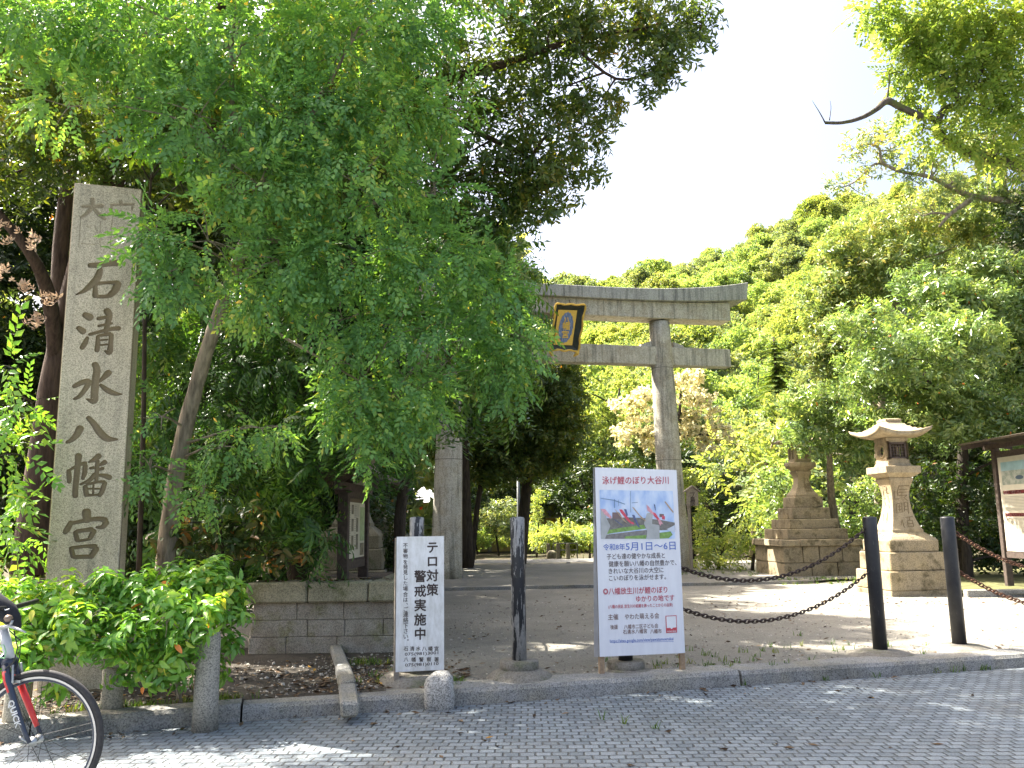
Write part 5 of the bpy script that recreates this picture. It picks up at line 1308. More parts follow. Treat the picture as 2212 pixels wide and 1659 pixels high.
inv(t5, wood(t5, list(zip(k5, [[.24, .19, .17, .16, .15, .13, .1, .06], [.12, .10, .085, .07, .055, .035, .015], [.05, .04, .03, .015], [.10, .085, .06, .05], [.13, .11, .095, .08, .06], [.025, .018, .01]])), T5C + UP5, BARK_RED, .007, .02, 3))
inv(t5, crown('crown', T5C, 'broad', LM_CAMPH, t5, lai=4.4, scale=.85, droop=.5, out=.7, shell=.25, gap=.18, gfreq=1.8, seed=10))
inv(t5, crown('crown', UP5, 'broad', LM_CAMPH, t5, lai=1.7, scale=1.1, droop=.3, seed=11))
DC = px([(20, 500, 28, 24, 7.6), (55, 520, 22, 24, 7.6), (12, 590, 22, 24, 7.6), (60, 620, 22, 14, 7.6), (75, 690, 20, 18, 7.6), (100, 640, 18, 12, 7.6)])
dl = inv(t5, crown('withered_leaves', DC, 'whorl', LM_DEAD, t5, lai=.26, scale=.42, droop=.9, gap=.0, seed=12, face=.2)); dl['label'] = 'dry pinkish brown leaves on a dead twig'

# ---- big-leaf boughs dropping in above the pillar
t6 = thing('broadleaf_tree', 'young large-leaved tree with bright leaves hanging just above the pillar top', 'tree', (P(300, 1240, 8.6).x, 8.6, LO))
T6C = px([(285, 330, 70, 26, 7.6), (360, 345, 70, 28, 7.6), (430, 340, 55, 30, 7.7), (390, 392, 40, 24, 7.5), (315, 290, 50, 25, 7.7)])
inv(t6, wood(t6, [([P(300, 1240, 8.6), P(310, 900, 8.5), P(315, 600, 8.2), P(330, 320, 7.8)], [.028, .024, .018, .01])], T6C, BARK_DARK, .006, .012, 2))
inv(t6, crown('crown', T6C, 'whorl', LM_WHORL, t6, lai=1.3, droop=-.3, out=.6, face=.1, seed=13))

# ---- leafy fringe at the left frame edge
t7 = thing('shrub', 'light green sprays at the left edge, left of the stone pillar', 'shrub', (P(-60, 1240, 6.6).x, 6.6, LO))
T7C = px([(10, 900, 38, 60, 6.7), (20, 980, 45, 50, 6.7), (30, 800, 30, 35, 6.8), (15, 1070, 28, 50, 6.6), (0, 1150, 40, 40, 6.6), (70, 870, 30, 25, 7.4), (60, 1180, 40, 30, 7)])
inv(t7, wood(t7, [([P(-60, 1250, 6.7), P(-50, 1000, 6.7), P(-20, 800, 6.8)], [.03, .025, .01])], T7C, BARK_DARK, .005, .01, 3))
inv(t7, crown('crown', T7C, 'fine', LM_WHORL, t7, lai=1.9, scale=1.25, droop=.3, seed=14))

# ---- dark evergreens filling the depth of the grove
def dark(u, v0, v1, Y, w, label, kind='broad', mat=None, n=9, rows=4, lai=3.6, seed=0, tb=None, group='dark evergreens of the grove'):
    """crown w wide (px) between rows v0..v1"""
    k = Y / FPX; b = P(tb or u, 1240, Y); root = thing('evergreen_tree', label, 'tree', (b.x, Y, LO), 0, group)
    g = np.random.default_rng(seed); cl = []
    for i in range(rows):
        v = v0 + (v1 - v0) * (i + .5) / rows; ww = w * (.55 + .45 * math.sin(PI * (i + .9) / (rows + .6)))
        c = P(u, v, Y); cl.append(((c.x, c.y, c.z), (ww * k * .55, ww * k * .5, (v1 - v0) * k / rows * .62)))
    cl = lumps(cl, n, .5, seed, -.8)
    tp_ = P(u + g.uniform(-20, 20), v0 + (v1 - v0) * .2, Y)
    inv(root, wood(root, [([Vector((b.x, Y, LO - .1)), Vector((b.x, Y, LO)).lerp(tp_, .5) + Vector((g.uniform(-.2, .2), 0, 0)), tp_], [.008 * Y, .006 * Y, .003 * Y])], cl[::3], BARK_DARK, .012, .03, 2))
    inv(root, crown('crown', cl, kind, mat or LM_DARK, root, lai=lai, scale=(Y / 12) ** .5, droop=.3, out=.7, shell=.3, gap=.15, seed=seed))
    return root
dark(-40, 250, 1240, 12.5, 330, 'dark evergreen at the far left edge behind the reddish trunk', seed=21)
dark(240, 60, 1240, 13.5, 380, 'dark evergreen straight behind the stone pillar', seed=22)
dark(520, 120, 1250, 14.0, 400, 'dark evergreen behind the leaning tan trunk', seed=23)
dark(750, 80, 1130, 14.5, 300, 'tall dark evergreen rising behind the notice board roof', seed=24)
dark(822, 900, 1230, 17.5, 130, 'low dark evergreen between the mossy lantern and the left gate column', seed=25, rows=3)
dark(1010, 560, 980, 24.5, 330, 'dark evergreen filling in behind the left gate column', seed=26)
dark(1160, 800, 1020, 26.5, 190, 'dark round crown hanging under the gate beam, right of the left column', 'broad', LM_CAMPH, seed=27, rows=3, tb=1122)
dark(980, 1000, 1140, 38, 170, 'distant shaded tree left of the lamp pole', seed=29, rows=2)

for i, (u, v0, Y, w) in enumerate([(-150, 200, 19, 420), (180, 100, 20, 440), (470, 150, 21, 440), (760, 200, 22, 430), (960, 420, 27, 380), (80, 500, 26, 420), (380, 450, 28, 420), (680, 480, 30, 420)]):
    dark(u, v0, 1240, Y, w, 'dark evergreen far back in the grove at the left', 'tuft', LM_HILLD, n=8, rows=4, lai=2.6, seed=80 + i, group='dark trees far back in the grove')
shade_tree = thing('evergreen_tree', 'tall evergreen added to shade the left side of the approach, its crown mostly behind the weeping tree', 'tree', (-3.4, 16.0, LO), 0, 'dark evergreens of the grove')
RC = [((-2.5, 13.4, 8.4), (1.5, 1.3, 1.2)), ((-4.9, 17, 8.6), (2.1, 2, 1.7)), ((-4.4, 20, 9), (2.4, 2.2, 2)), ((-3.3, 20.5, 7.6), (1.4, 1.6, 1.3)), ((-4.5, 14, 8), (1.8, 1.8, 1.6)), ((-3.6, 23, 9), (2.4, 2.2, 2)), ((-3.6, 11.4, 7.4), (1.4, 1.1, .9)), ((-3.2, 15.2, 7.2), (1.7, 1.4, 1.2)), ((-4.6, 16.5, 8.6), (2, 1.8, 1.5))]  # mostly hidden crown masses, added to cast shade on the forecourt
RCL = lumps(RC, 7, .55, 95, -.9)
inv(shade_tree, wood(shade_tree, [([Vector((-3.4, 16, 0)), Vector((-3.3, 16.1, 3.5)), Vector((-2.9, 16.3, 8)), Vector((-2.7, 16.5, 10))], [.14, .12, .08, .04])], RC, BARK_DARK, .012, .06, 3))
inv(shade_tree, crown('crown', RCL, 'broad', LM_CAMPH, shade_tree, lai=4.2, scale=1.25, droop=.3, shell=.3, seed=95))
# ---- right side: oak, glossy evergreens, maple with mossy limb
C3 = crop(3000, 0, 1.659)
def pts3(l, Y): return [P(*C3(x, y), Y) for x, y in l]
r3 = thing('maple_tree', 'bright lime maple with mossy bent limb in the upper right corner', 'tree', (11.5, 13.0, LO))
R3C = px([(700, 60, 120, 90), (880, 130, 110, 90), (1010, 60, 120, 80), (1200, 120, 160, 110), (1420, 110, 160, 110), (1580, 160, 110, 140), (900, 300, 110, 90), (800, 420, 70, 50), (1080, 330, 130, 100), (1280, 330, 130, 110), (1480, 380, 140, 110), (930, 500, 90, 80), (1130, 500, 110, 70), (1400, 530, 130, 80), (1590, 540, 90, 80), (890, 620, 60, 50), (980, 700, 60, 50), (1000, 850, 70, 60), (1250, 600, 80, 50), (1590, 690, 90, 80), (1450, 720, 80, 60), (1300, 830, 70, 50), (1600, 860, 80, 70), (1180, 800, 50, 40), (1350, 900, 110, 50), (1500, 980, 90, 50), (1620, 1010, 60, 60), (1150, 900, 60, 40)], 12.0, C3)
UPR = [((7.6, 12, 9.9), (1.6, 1.4, .8)), ((9.6, 12.5, 9.6), (1.5, 1.4, .9))]
r3t = [(pts3([(2300, 1500), (1900, 1200), (1640, 1080), (1450, 1030), (1200, 940), (1100, 850), (1090, 780), (960, 730)], 12.2), [.14, .12, .095, .085, .075, .062, .055, .03]), (pts3([(1095, 800), (1150, 700), (1270, 660), (1390, 440), (1430, 200), (1659, 20)], 12.1), [.055, .05, .04, .03, .022, .014]), (pts3([(1240, 650), (1120, 450), (1000, 350), (980, 240)], 12), [.045, .04, .025, .012]), (pts3([(1220, 640), (1050, 430), (1010, 330), (1075, 240), (1040, 0)], 12.2), [.04, .035, .03, .025, .015]), (pts3([(1030, 200), (900, 130), (750, 70), (690, -20)], 12), [.025, .02, .015, .01]),
       (pts3([(1000, 760), (850, 690), (770, 655), (700, 710), (600, 765), (480, 795), (370, 795)], 11.9), [.055, .05, .055, .04, .032, .026, .024]), (pts3([(370, 795), (335, 730), (310, 690), (285, 650)], 11.9), [.012, .008, .005, .003]), (pts3([(398, 780), (408, 700), (402, 650)], 11.9), [.008, .005, .003]), (pts3([(770, 655), (785, 540), (782, 470), (720, 470)], 11.9), [.015, .012, .007, .003])]
R2X = [((7.75, 15.9, 4.45), (.85, .6, .45)), ((7.1, 16.4, 5.1), (.8, .6, .5)), ((8.5, 15.8, 4.9), (.8, .6, .5))]
inv(r3, wood(r3, r3t, R3C + UPR, BARK_MOSS, .006, .012, 3))
inv(r3, crown('crown', R3C, 'fine', LM_MAPLE, r3, lai=5.0, scale=1.45, droop=.2, out=.7, shell=.2, gap=.2, gfreq=1.7, seed=31))
inv(r3, crown('crown', UPR, 'fine', LM_MAPLE, r3, lai=1.3, scale=2.2, droop=.3, seed=32))

r4 = thing('oak_tree', 'golden green oak with one long bare-ended bough spreading left over the sky', 'tree', (13.5, 19.5, LO))
R4C = px([(560, 960, 90, 55), (680, 870, 100, 60), (800, 820, 90, 50), (490, 1190, 110, 40), (400, 1180, 50, 30), (640, 1130, 90, 45), (800, 980, 90, 60), (880, 1070, 80, 50), (980, 1190, 90, 50), (1000, 1010, 90, 70), (650, 1270, 40, 25), (1100, 1060, 100, 60), (1200, 1180, 110, 60), (1250, 1330, 120, 60), (1420, 1200, 120, 70), (1560, 1080, 120, 90), (1420, 860, 120, 80), (1560, 780, 120, 80), (1600, 950, 90, 90), (1050, 1330, 90, 60), (880, 1340, 60, 40), (1580, 1330, 100, 80), (1300, 760, 90, 60), (1300, 950, 100, 70), (1420, 1030, 100, 70), (1580, 1220, 110, 80), (1180, 900, 80, 60)], 18.5, C3)
r4t = [(pts3([(1900, 1700), (1659, 1420), (1550, 1310), (1340, 1275), (1200, 1225), (1060, 1150), (850, 1110), (700, 1060), (560, 1180), (430, 1230)], 18.5), [.17, .12, .085, .07, .06, .05, .035, .028, .018, .01]), (pts3([(850, 1110), (740, 1050), (720, 960), (640, 930)], 18.4), [.045, .035, .025, .015]), (pts3([(1320, 1290), (1180, 1390), (1110, 1470)], 18.3), [.06, .045, .03]), (pts3([(1180, 1390), (1080, 1380), (1000, 1400)], 18.3), [.035, .025, .015]), (pts3([(1550, 1310), (1520, 1150), (1460, 950), (1480, 800)], 18.7), [.07, .055, .04, .02])]
inv(r4, wood(r4, r4t, R4C, BARK_TAN, .010, .02, 3))
inv(r4, crown('crown', R4C, 'broad', LM_OAK, r4, lai=3.4, scale=1.0, droop=.1, out=.7, shell=.25, gap=.25, gfreq=1.1, seed=33))

def tree_px(name, label, base, cl, kind, mat, bmat=None, group=None, tr=.12, lob=0, rs=.5, **kw):
    b = P(base[0], 1240, base[1]); root = thing(name, label, 'shrub' if 'shrub' in name else 'tree', (b.x, base[1], LO), 0, group)
    cc = lumps(cl, lob, rs, kw.get('seed', 0), -.6) if lob else cl
    top = max(cl, key=lambda q: q[0][2])[0]
    inv(root, wood(root, [([Vector((b.x, base[1], LO - .1)), Vector((b.x * .7 + top[0] * .3, base[1], LO + (top[2] - LO) * .45)), Vector(top)], [tr, tr * .75, tr * .25])], cl, bmat or BARK_DARK, .010, tr * .3, 3))
    inv(root, crown('crown', cc, kind, mat, root, **kw)); return root
tree_px('oak_tree', 'tall golden green oak standing behind the far stone lantern, left of the glossy evergreen', (1900, 21), px([(1775, 640, 55, 60), (1800, 560, 60, 60), (1880, 520, 90, 60), (1960, 470, 90, 55), (2060, 470, 110, 70), (2160, 500, 90, 90), (1850, 620, 95, 70), (1960, 590, 110, 80), (1800, 720, 70, 65), (1880, 720, 90, 70), (1840, 800, 75, 55), (2080, 600, 110, 80), (1760, 760, 30, 50)], 20.5), 'broad', LM_OAK, BARK_TAN, lob=7, rs=.5, lai=3.6, scale=1.15, droop=.2, out=.8, shell=.4, gap=.08, upb=.35, seed=34)
tree_px('evergreen_tree', 'large glossy evergreen overhanging the tall stone lantern', (2080, 18.2), px([(2010, 660, 100, 65), (2110, 690, 110, 80), (2190, 780, 70, 110), (1950, 770, 110, 65), (2060, 830, 120, 75), (1890, 850, 80, 55), (1990, 910, 100, 55), (2110, 930, 90, 70), (2190, 980, 60, 90), (1890, 920, 60, 40), (2150, 600, 80, 70), (2010, 800, 70, 40, 15.9), (2080, 740, 90, 60, 15.8)], 17.6) + R2X, 'broad', LM_GLOSS, BARK_DARK, lob=8, rs=.48, lai=3.8, scale=1.05, droop=.45, out=.75, shell=.4, gap=.06, upb=.25, tr=.15, seed=35)
tree_px('evergreen_tree', 'bright glossy young evergreen leaning over the far lantern roof', (1830, 20), px([(1745, 875, 55, 50), (1800, 920, 75, 42), (1712, 925, 40, 40), (1875, 985, 50, 40), (1765, 965, 40, 16), (1860, 930, 60, 50), (1790, 860, 45, 35)], 18.3), 'broad', LM_GLOSS, BARK_TAN, lob=7, rs=.5, lai=3.6, scale=1.05, droop=.4, out=.75, shell=.35, gap=.06, seed=36)
tree_px('shrub', 'glossy green shrub behind and between the two right stone lanterns', (1850, 20.8), px([(1850, 1060, 70, 55), (1830, 1130, 60, 60), (1900, 1130, 60, 60), (1840, 1190, 40, 40), (1690, 1060, 50, 50), (1700, 1130, 40, 40)], 20.8), 'broad', LM_GLOSS, lob=5, lai=2.0, scale=1.1, droop=.3, seed=37)
tree_px('shrub', 'dark shrub mass between the tall stone lantern and the right notice board', (2090, 18), px([(2060, 1060, 70, 80), (2090, 1160, 60, 70), (2040, 1190, 50, 60), (2180, 1080, 70, 90), (2190, 1200, 60, 60), (2010, 1120, 40, 60)], 18.4), 'broad', LM_DARK, lob=6, lai=2.4, scale=1.15, droop=.3, seed=38)
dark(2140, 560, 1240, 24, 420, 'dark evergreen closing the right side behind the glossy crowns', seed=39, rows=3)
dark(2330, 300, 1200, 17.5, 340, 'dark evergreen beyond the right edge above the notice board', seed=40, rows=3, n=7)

# ---- sunlit shrubs and trees beyond the gate
def bush(label, cl, Y, kind, mat, **kw):
    u = sum(c[0] for c in cl) / len(cl)
    return tree_px('shrub', label, (u, Y), px(cl, Y), kind, mat, group='shrubs beyond the gate', tr=.05, **kw)
bush('yellow-tipped shrub rising behind the small wooden name post', [(1505, 1070, 35, 40), (1520, 1130, 45, 40), (1500, 1180, 40, 40), (1485, 1040, 20, 20)], 22.6, 'broad', LM_LIME, lob=4, lai=1.8, scale=1.0, seed=41)
bush('low lime shrub right of the small wooden name post', [(1545, 1190, 40, 36), (1530, 1215, 40, 20), (1575, 1160, 28, 25)], 22, 'broad', LM_LIME, lob=4, lai=2, scale=1.0, seed=42)
bush('rounded lime shrub just left of the stepped lantern base', [(1620, 1180, 52, 42), (1650, 1140, 45, 30), (1600, 1205, 45, 30)], 21.4, 'broad', LM_LIME, lob=5, lai=2.1, scale=1.0, seed=43)
bush('feathery green shrub behind the stepped lantern shaft', [(1690, 1050, 45, 45), (1660, 1105, 50, 30), (1700, 1120, 40, 45), (1675, 1000, 28, 30)], 23, 'fine', LM_MID, lob=4, lai=2, scale=2.4, seed=44)
bush('clipped round bright hedge by the stone posts on the far path', [(1195, 1162, 30, 18), (1228, 1164, 30, 17), (1212, 1156, 38, 14)], 33, 'fine', LM_LIME, lob=7, rs=.6, lai=4.5, scale=1.6, seed=45)
bush('dark round shrub half behind the event board, right of the clipped hedge', [(1275, 1165, 28, 28)], 32, 'broad', LM_MID, lob=7, lai=2.6, scale=1.1, seed=46)
bush('slim young light green tree beside the painted bollard top', [(1160, 1110, 28, 30), (1150, 1150, 25, 30), (1170, 1080, 18, 18)], 35, 'broad', LM_LIME, lob=4, lai=1.5, scale=1.2, seed=47)
def far(name, label, cl, Y, kind, mat, base=None, **kw):
    u = base or sum(c[0] for c in cl) / len(cl)
    return tree_px(name, label, (u, Y), px(cl, Y), kind, mat, group='trees beyond the gate', **kw)
far('chinquapin_tree', 'cream flowering tree directly behind the right gate column', [(1400, 880, 65, 50), (1380, 940, 60, 45), (1470, 850, 70, 50), (1520, 890, 55, 50), (1440, 950, 70, 50), (1545, 940, 40, 40), (1500, 980, 50, 40)], 38, 'tuft', LM_CREAM, lob=11, rs=.34, lai=3.4, scale=.62, droop=0, out=.8, shell=.45, upb=.5, tr=.2, seed=51)
far('broadleaf_tree', 'yellow-green layered tree under the gate beam, left of the cream tree', [(1340, 830, 55, 40), (1290, 890, 50, 45), (1370, 860, 40, 35), (1270, 950, 40, 40), (1330, 930, 50, 40), (1240, 850, 30, 40), (1300, 990, 45, 35)], 44, 'tuft', LM_LIME, lob=9, rs=.36, lai=2.6, scale=.5, droop=.1, out=.8, shell=.45, upb=.4, tr=.18, seed=52)
far('evergreen_tree', 'dark evergreen under the yellow-green layered tree', [(1290, 1040, 80, 55), (1380, 1020, 70, 55), (1240, 1000, 50, 50), (1340, 1090, 80, 45), (1240, 1090, 60, 45)], 40, 'broad', LM_DARK, lob=6, lai=2.2, scale=1.7, seed=53)
far('evergreen_tree', 'dark evergreen in shade behind the small wooden name post', [(1540, 1040, 70, 50), (1610, 1060, 60, 60), (1560, 1110, 60, 50), (1480, 1000, 50, 50), (1620, 1130, 40, 40)], 34, 'broad', LM_DARK, lob=6, lai=2.4, scale=1.5, seed=54)
far('maple_tree', 'light green layered maple right of the gate column', [(1590, 960, 50, 30), (1640, 940, 50, 30), (1620, 1000, 55, 25), (1570, 1010, 40, 20), (1660, 990, 40, 30), (1680, 920, 40, 30), (1600, 1050, 40, 15)], 30, 'fine', LM_LIME, lob=3, rs=.6, lai=1.1, scale=3.2, droop=.0, flat=.3, bmat=BARK_TAN, tr=.1, seed=55)
far('broadleaf_tree', 'lime crown low on the slope between the cream tree and right oak', [(1600, 925, 50, 35), (1650, 900, 50, 30), (1690, 880, 40, 35), (1660, 950, 50, 40)], 40, 'tuft', LM_LIME, lob=7, rs=.4, lai=2.5, scale=.6, seed=56)
far('broadleaf_tree', 'slim fresh green tree standing right of the tie beam end', [(1640, 790, 45, 40), (1620, 840, 55, 40), (1660, 860, 45, 40), (1600, 880, 40, 30)], 52, 'tuft', LM_MID, lob=7, rs=.4, lai=2.3, scale=.6, upb=.4, seed=57)
far('evergreen_tree', 'big dense dark evergreen under the gate beam, right of the left column', [(1050, 890, 80, 80), (1140, 860, 80, 70), (1200, 930, 45, 70), (1120, 960, 90, 60), (1040, 1000, 60, 50), (1190, 830, 50, 40), (1000, 940, 50, 60), (960, 850, 60, 70), (1215, 880, 40, 50), (1150, 1010, 60, 28), (1080, 1030, 60, 30), (1225, 985, 26, 36), (1020, 820, 70, 60), (1100, 800, 60, 50), (1225, 800, 30, 30)], 25.5, 'broad', LM_CAMPH, base=1016, lob=6, rs=.6, lai=3.6, scale=1.3, tr=.1, shell=.35, seed=58)
far('evergreen_tree', 'dark evergreen over the far path, left of the clipped hedge', [(1080, 1060, 80, 50), (1180, 1050, 70, 45), (1010, 1080, 50, 40), (1260, 1080, 60, 50)], 42, 'broad', LM_DARK, base=1016, lob=8, lai=4, scale=1.8, tr=.14, seed=59)
# conifer
cb = P(1705, 1240, 48); cf = thing('conifer_tree', 'tiered dark conifer between the fresh green tree and right oak', 'tree', (cb.x, 48, LO), 0, 'trees beyond the gate')
g_ = np.random.default_rng(5); Vs, Fs, As = [], [], []; base_ = 0; ct = P(1700, 728, 48).z
inv(cf, wood(cf, [([Vector((cb.x, 48, 0)), Vector((cb.x, 48, ct))], [.3, .04])], [], BARK_DARK))
T_, nl_ = tpl('needle')[0]
for t in np.linspace(0.02, .75, 34):
    z = ct * (1 - t); r = 3.4 * (t + .04) ** .8; n = int(9 + 26 * t)
    for a in g_.uniform(0, 2 * PI, n):
        for q in (.35, .7, 1.0):
            if q * r < .3: continue
            d = np.array([[math.cos(a), math.sin(a), -.12]]); Rm = rot_to(d, np.array([[0, 0, 1.]]))[0]
            V = T_ @ Rm.T * (.6 + .4 * g_.random()) + np.array([cb.x, 48, z - .15 * q * r]) + d[0] * (q * r - .6)
            F = (LF2[None] + (np.arange(nl_) * 5)[:, None, None]).reshape(-1, 4) + base_; base_ += len(V); Vs.append(V); Fs.append(F); As.append(np.repeat(np.clip(.5 + g_.normal(size=nl_) * .25, 0, 1), 2))
inv(cf, link('crown', np_mesh('crown', np.concatenate(Vs), np.concatenate(Fs), np.concatenate(As)), LM_CONI, cf))

# ---- wooded hill
HL = [(900, 660), (1100, 640), (1165, 632), (1230, 650), (1300, 645), (1420, 606), (1560, 566), (1700, 520), (1800, 480), (1900, 450), (2050, 410), (2300, 360), (2600, 330)]
YR, YB = 135.0, 46.0
def crest(s):      # s = x / y
    u = 1106 + s * FPX * 1.0; v = float(np.interp(u, [a for a, b in HL], [b for a, b in HL])); return (P(u, v, YR).z - 3.0) / YR
def hill_z(x, y):
    if y < YB: return 0.0
    t = (y - YB) / (YR - YB); h_ = crest(x / y) * YR
    if t <= 1: return h_ * (t ** 1.15) + 1.6 * noise.noise(Vector((x * .04, y * .04, 0))) * min(1, t * 4)
    return h_ - (y - YR) * .05
vs = []; fs = []; ns, ny = 60, 40
for j in range(ny + 1):
    y = YB - .5 + (230 - YB) * (j / ny) ** 1.2
    for i in range(ns + 1): s = -.9 + 2.1 * i / ns; x = s * y; vs.append((x, y, hill_z(x, y) - (.5 if j == 0 else 0)))
for j in range(ny):
    for i in range(ns): a = j * (ns + 1) + i; fs.append((a, a + 1, a + ns + 2, a + ns + 1))
setp(MB().add(vs, fs).build('hill', mat_floor, None, True, fix=False), kind='structure')
def hilltree_mesh(seed, W, H, lai=3.0, sc=.62):
    g = np.random.default_rng(seed); cl = []
    for i in range(26):
        a = g.uniform(0, 2 * PI); e = g.uniform(-.25, 1); rr_ = math.sqrt(max(0, 1 - max(0, e) ** 2))
        cl.append(((W * .66 * rr_ * math.cos(a), W * .66 * rr_ * math.sin(a), H * (.48 + .36 * e)), (W * g.uniform(.2, .36), W * g.uniform(.2, .36), H * g.uniform(.12, .2))))
    cl.append(((0, 0, H * .5), (W * .6, W * .6, H * .3)))
    for i in range(5): a = g.uniform(0, 2 * PI); cl.append(((W * .95 * math.cos(a), W * .95 * math.sin(a), H * g.uniform(.4, .75)), (W * .22, W * .22, H * .09)))
    V, F, A = foliage(cl, 'tuft', lai=lai, scale=sc, droop=.0, out=.9, shell=.45, seed=seed, upb=.6)
    return np_mesh('hillside_tree', V, F, A)
KINDS = [('broad yellow-green crown on the wooded hillside', LM_LIME), ('rounded mid green crown on the wooded hillside', LM_MID), ('dark green crown on the wooded hillside', LM_HILLD), ('golden olive crown on the wooded hillside', LM_OAK)]
HM = []
for k, (lab, mt) in enumerate(KINDS):
    for s in range(2):
        me = hilltree_mesh(60 + k * 7 + s, 3.1 + .5 * s, 6.0 + .8 * s); me.materials.append(mt); HM.append((k, me)); NL[0] += len(me.polygons) // 2
g_ = np.random.default_rng(9); placed = []; tries = 0
while tries < 6000 and len(placed) < 210:
    tries += 1
    y = g_.uniform(YB + 4, YR + 4); u = g_.uniform(1090, 2120); x = (u - 1106) / FPX * y
    if u > 1900 and y < 95: continue
    dmin = 3.4 if y < 80 else 3.9
    if any((x - a) ** 2 + (y - b) ** 2 < dmin ** 2 for a, b in placed): continue
    placed.append((x, y))
for i, (x, y) in enumerate(placed):
    wts = [.32, .28, .22, .18] if noise.noise(Vector((x * .06, y * .06, 4))) > -.1 else [.15, .3, .42, .13]
    k = g_.choice(4, p=wts); me = HM[k * 2 + int(g_.integers(0, 2))][1]
    o = bpy.data.objects.new('hillside_tree', me); C.objects.link(o); o.location = (x, y, hill_z(x, y) - .8)
    s = g_.uniform(.8, 1.25); o.scale = (s, s, s * g_.uniform(.85, 1.2)); o.rotation_euler = (0, 0, g_.uniform(0, 6.28))
    setp(o, KINDS[k][0], 'tree', 'trees of the wooded hillside')
# foot of the hill, in shade behind the gate
for i, u in enumerate(range(860, 1700, 70)):
    y = 43 + 4 * g_.random(); b = P(u + g_.uniform(-15, 15), 1240, y); me = HM[4 + i % 2][1]
    o = bpy.data.objects.new('hillside_tree', me); C.objects.link(o); o.location = (b.x, y, LO - 1.2); s = g_.uniform(.9, 1.25); o.scale = (s, s, s * 1.05); o.rotation_euler = (0, 0, g_.uniform(0, 6.28))
    setp(o, 'dark green crown at the foot of the wooded hillside', 'tree', 'trees at the foot of the hill')

# ---- clipped shrub with big leaves in front of the pillar
for q, (u, v_, ru, rv, Y, mt) in enumerate([(1060, 1120, 60, 40, 37, LM_HILLD), (1150, 1150, 30, 25, 38, LM_MID), (1290, 1130, 50, 45, 37, LM_DARK), (1360, 1150, 60, 40, 36, LM_MID), (1440, 1130, 60, 55, 35, LM_DARK), (1110, 1165, 50, 18, 40, LM_LIME), (1020, 1160, 40, 22, 39, LM_MID), (1420, 1190, 50, 25, 33, LM_LIME), (1330, 1190, 40, 22, 33, LM_MID), (950, 1170, 50, 40, 38, LM_DARK)]):
    bush(['dark green bush left of the lamp pole beyond the gate', 'small mid green bush just left of the clipped hedge', 'dark bush just behind the left top corner of the event board', 'mid green bush hidden behind the event board', 'dark bush directly behind the right gate column foot', 'flat lime ground bush below the lamp pole', 'mid green bush below the ochre garden wall', 'low lime bush by the foot of the right gate column', 'low mid green bush behind the event board edge', 'dark bush between the vermilion hall and left gate column'][q], [(u, v_, ru, rv), (u + ru * .6, v_ + 8, ru * .6, rv * .8)], Y, 'broad', mt, lob=6, lai=3.2, scale=1.3, seed=130 + q)
sh = thing('shrub', 'bushy big-leaved shrub growing over granite posts at the lower left', 'shrub', (P(260, 1500, 6.3).x, 6.3, LO))
SHC = px([(40, 1330, 75, 60, 6.0), (130, 1310, 70, 50, 6.1), (220, 1300, 60, 55, 6.2), (300, 1320, 80, 60, 6.25), (400, 1300, 70, 55, 6.35), (470, 1300, 50, 50, 6.4), (500, 1340, 35, 45, 6.4), (20, 1400, 70, 40, 5.9), (120, 1390, 70, 45, 6.0), (230, 1390, 60, 45, 6.05), (330, 1400, 60, 45, 6.15), (390, 1370, 40, 60, 6.15), (480, 1400, 30, 35, 6.4), (330, 1440, 40, 34, 6.1), (378, 1470, 32, 46, 6.1), (280, 1450, 34, 30, 6.05), (395, 1420, 36, 30, 6.0), (60, 1440, 55, 25, 5.85), (220, 1260, 28, 22, 6.2), (390, 1245, 40, 25, 6.5), (470, 1245, 40, 30, 6.5), (110, 1505, 25, 15, 5.9), (470, 1450, 18, 26, 6.5), (435, 1335, 50, 40, 6.05), (425, 1372, 32, 18, 5.95), (225, 1425, 45, 24, 5.85), (290, 1380, 50, 40, 5.95), (180, 1350, 60, 40, 5.9), (360, 1330, 50, 45, 6.0), (330, 1270, 60, 30, 6.3), (430, 1262, 60, 34, 6.4), (10, 1440, 40, 40, 5.7)], rdf=.75)
inv(sh, wood(sh, [([P(60, 1540, 6.3), P(70, 1440, 6.2), P(60, 1340, 6.1)], [.016, .013, .008]), ([P(240, 1545, 6.4), P(225, 1440, 6.3), P(210, 1320, 6.25)], [.018, .014, .008]), ([P(390, 1530, 6.5), P(385, 1430, 6.45), P(410, 1300, 6.4)], [.018, .014, .008])], SHC, BARK_TAN, .004, .009, 4))
inv(sh, crown('foliage', SHC, 'whorl', LM_WHORL, sh, lai=3.6, scale=.70, droop=-.75, out=.75, shell=.35, gap=.1, gfreq=3.0, seed=71, upb=.2, face=.1))
s2 = thing('shrub', 'shade-grown shrub with a few orange leaves below the leaning tan trunk', 'shrub', (P(480, 1230, 8.4).x, 8.4, LO))
S2C = px([(400, 1130, 45, 40, 8.0), (470, 1150, 50, 40, 8.1), (530, 1130, 45, 45, 8.2), (560, 1180, 45, 40, 8.3), (450, 1200, 60, 30, 8.0), (360, 1180, 40, 40, 8.0), (610, 1200, 40, 35, 8.4)])
LM_SHR2 = leafmat('shade_shrub_leaf', [(.0, (.03, .065, .018)), (.6, (.06, .10, .022)), (.82, (.12, .11, .03)), (.93, (.28, .14, .05)), (1, (.42, .17, .02))], .3, (1.3, 1.2, .6))
inv(s2, wood(s2, [([P(480, 1250, 8.4), P(480, 1180, 8.3), P(470, 1100, 8.2)], [.02, .015, .008])], S2C, BARK_DARK, .004, .008, 3))
inv(s2, crown('foliage', S2C, 'whorl', LM_SHR2, s2, lai=1.9, scale=.9, droop=-.7, face=.1, seed=72))
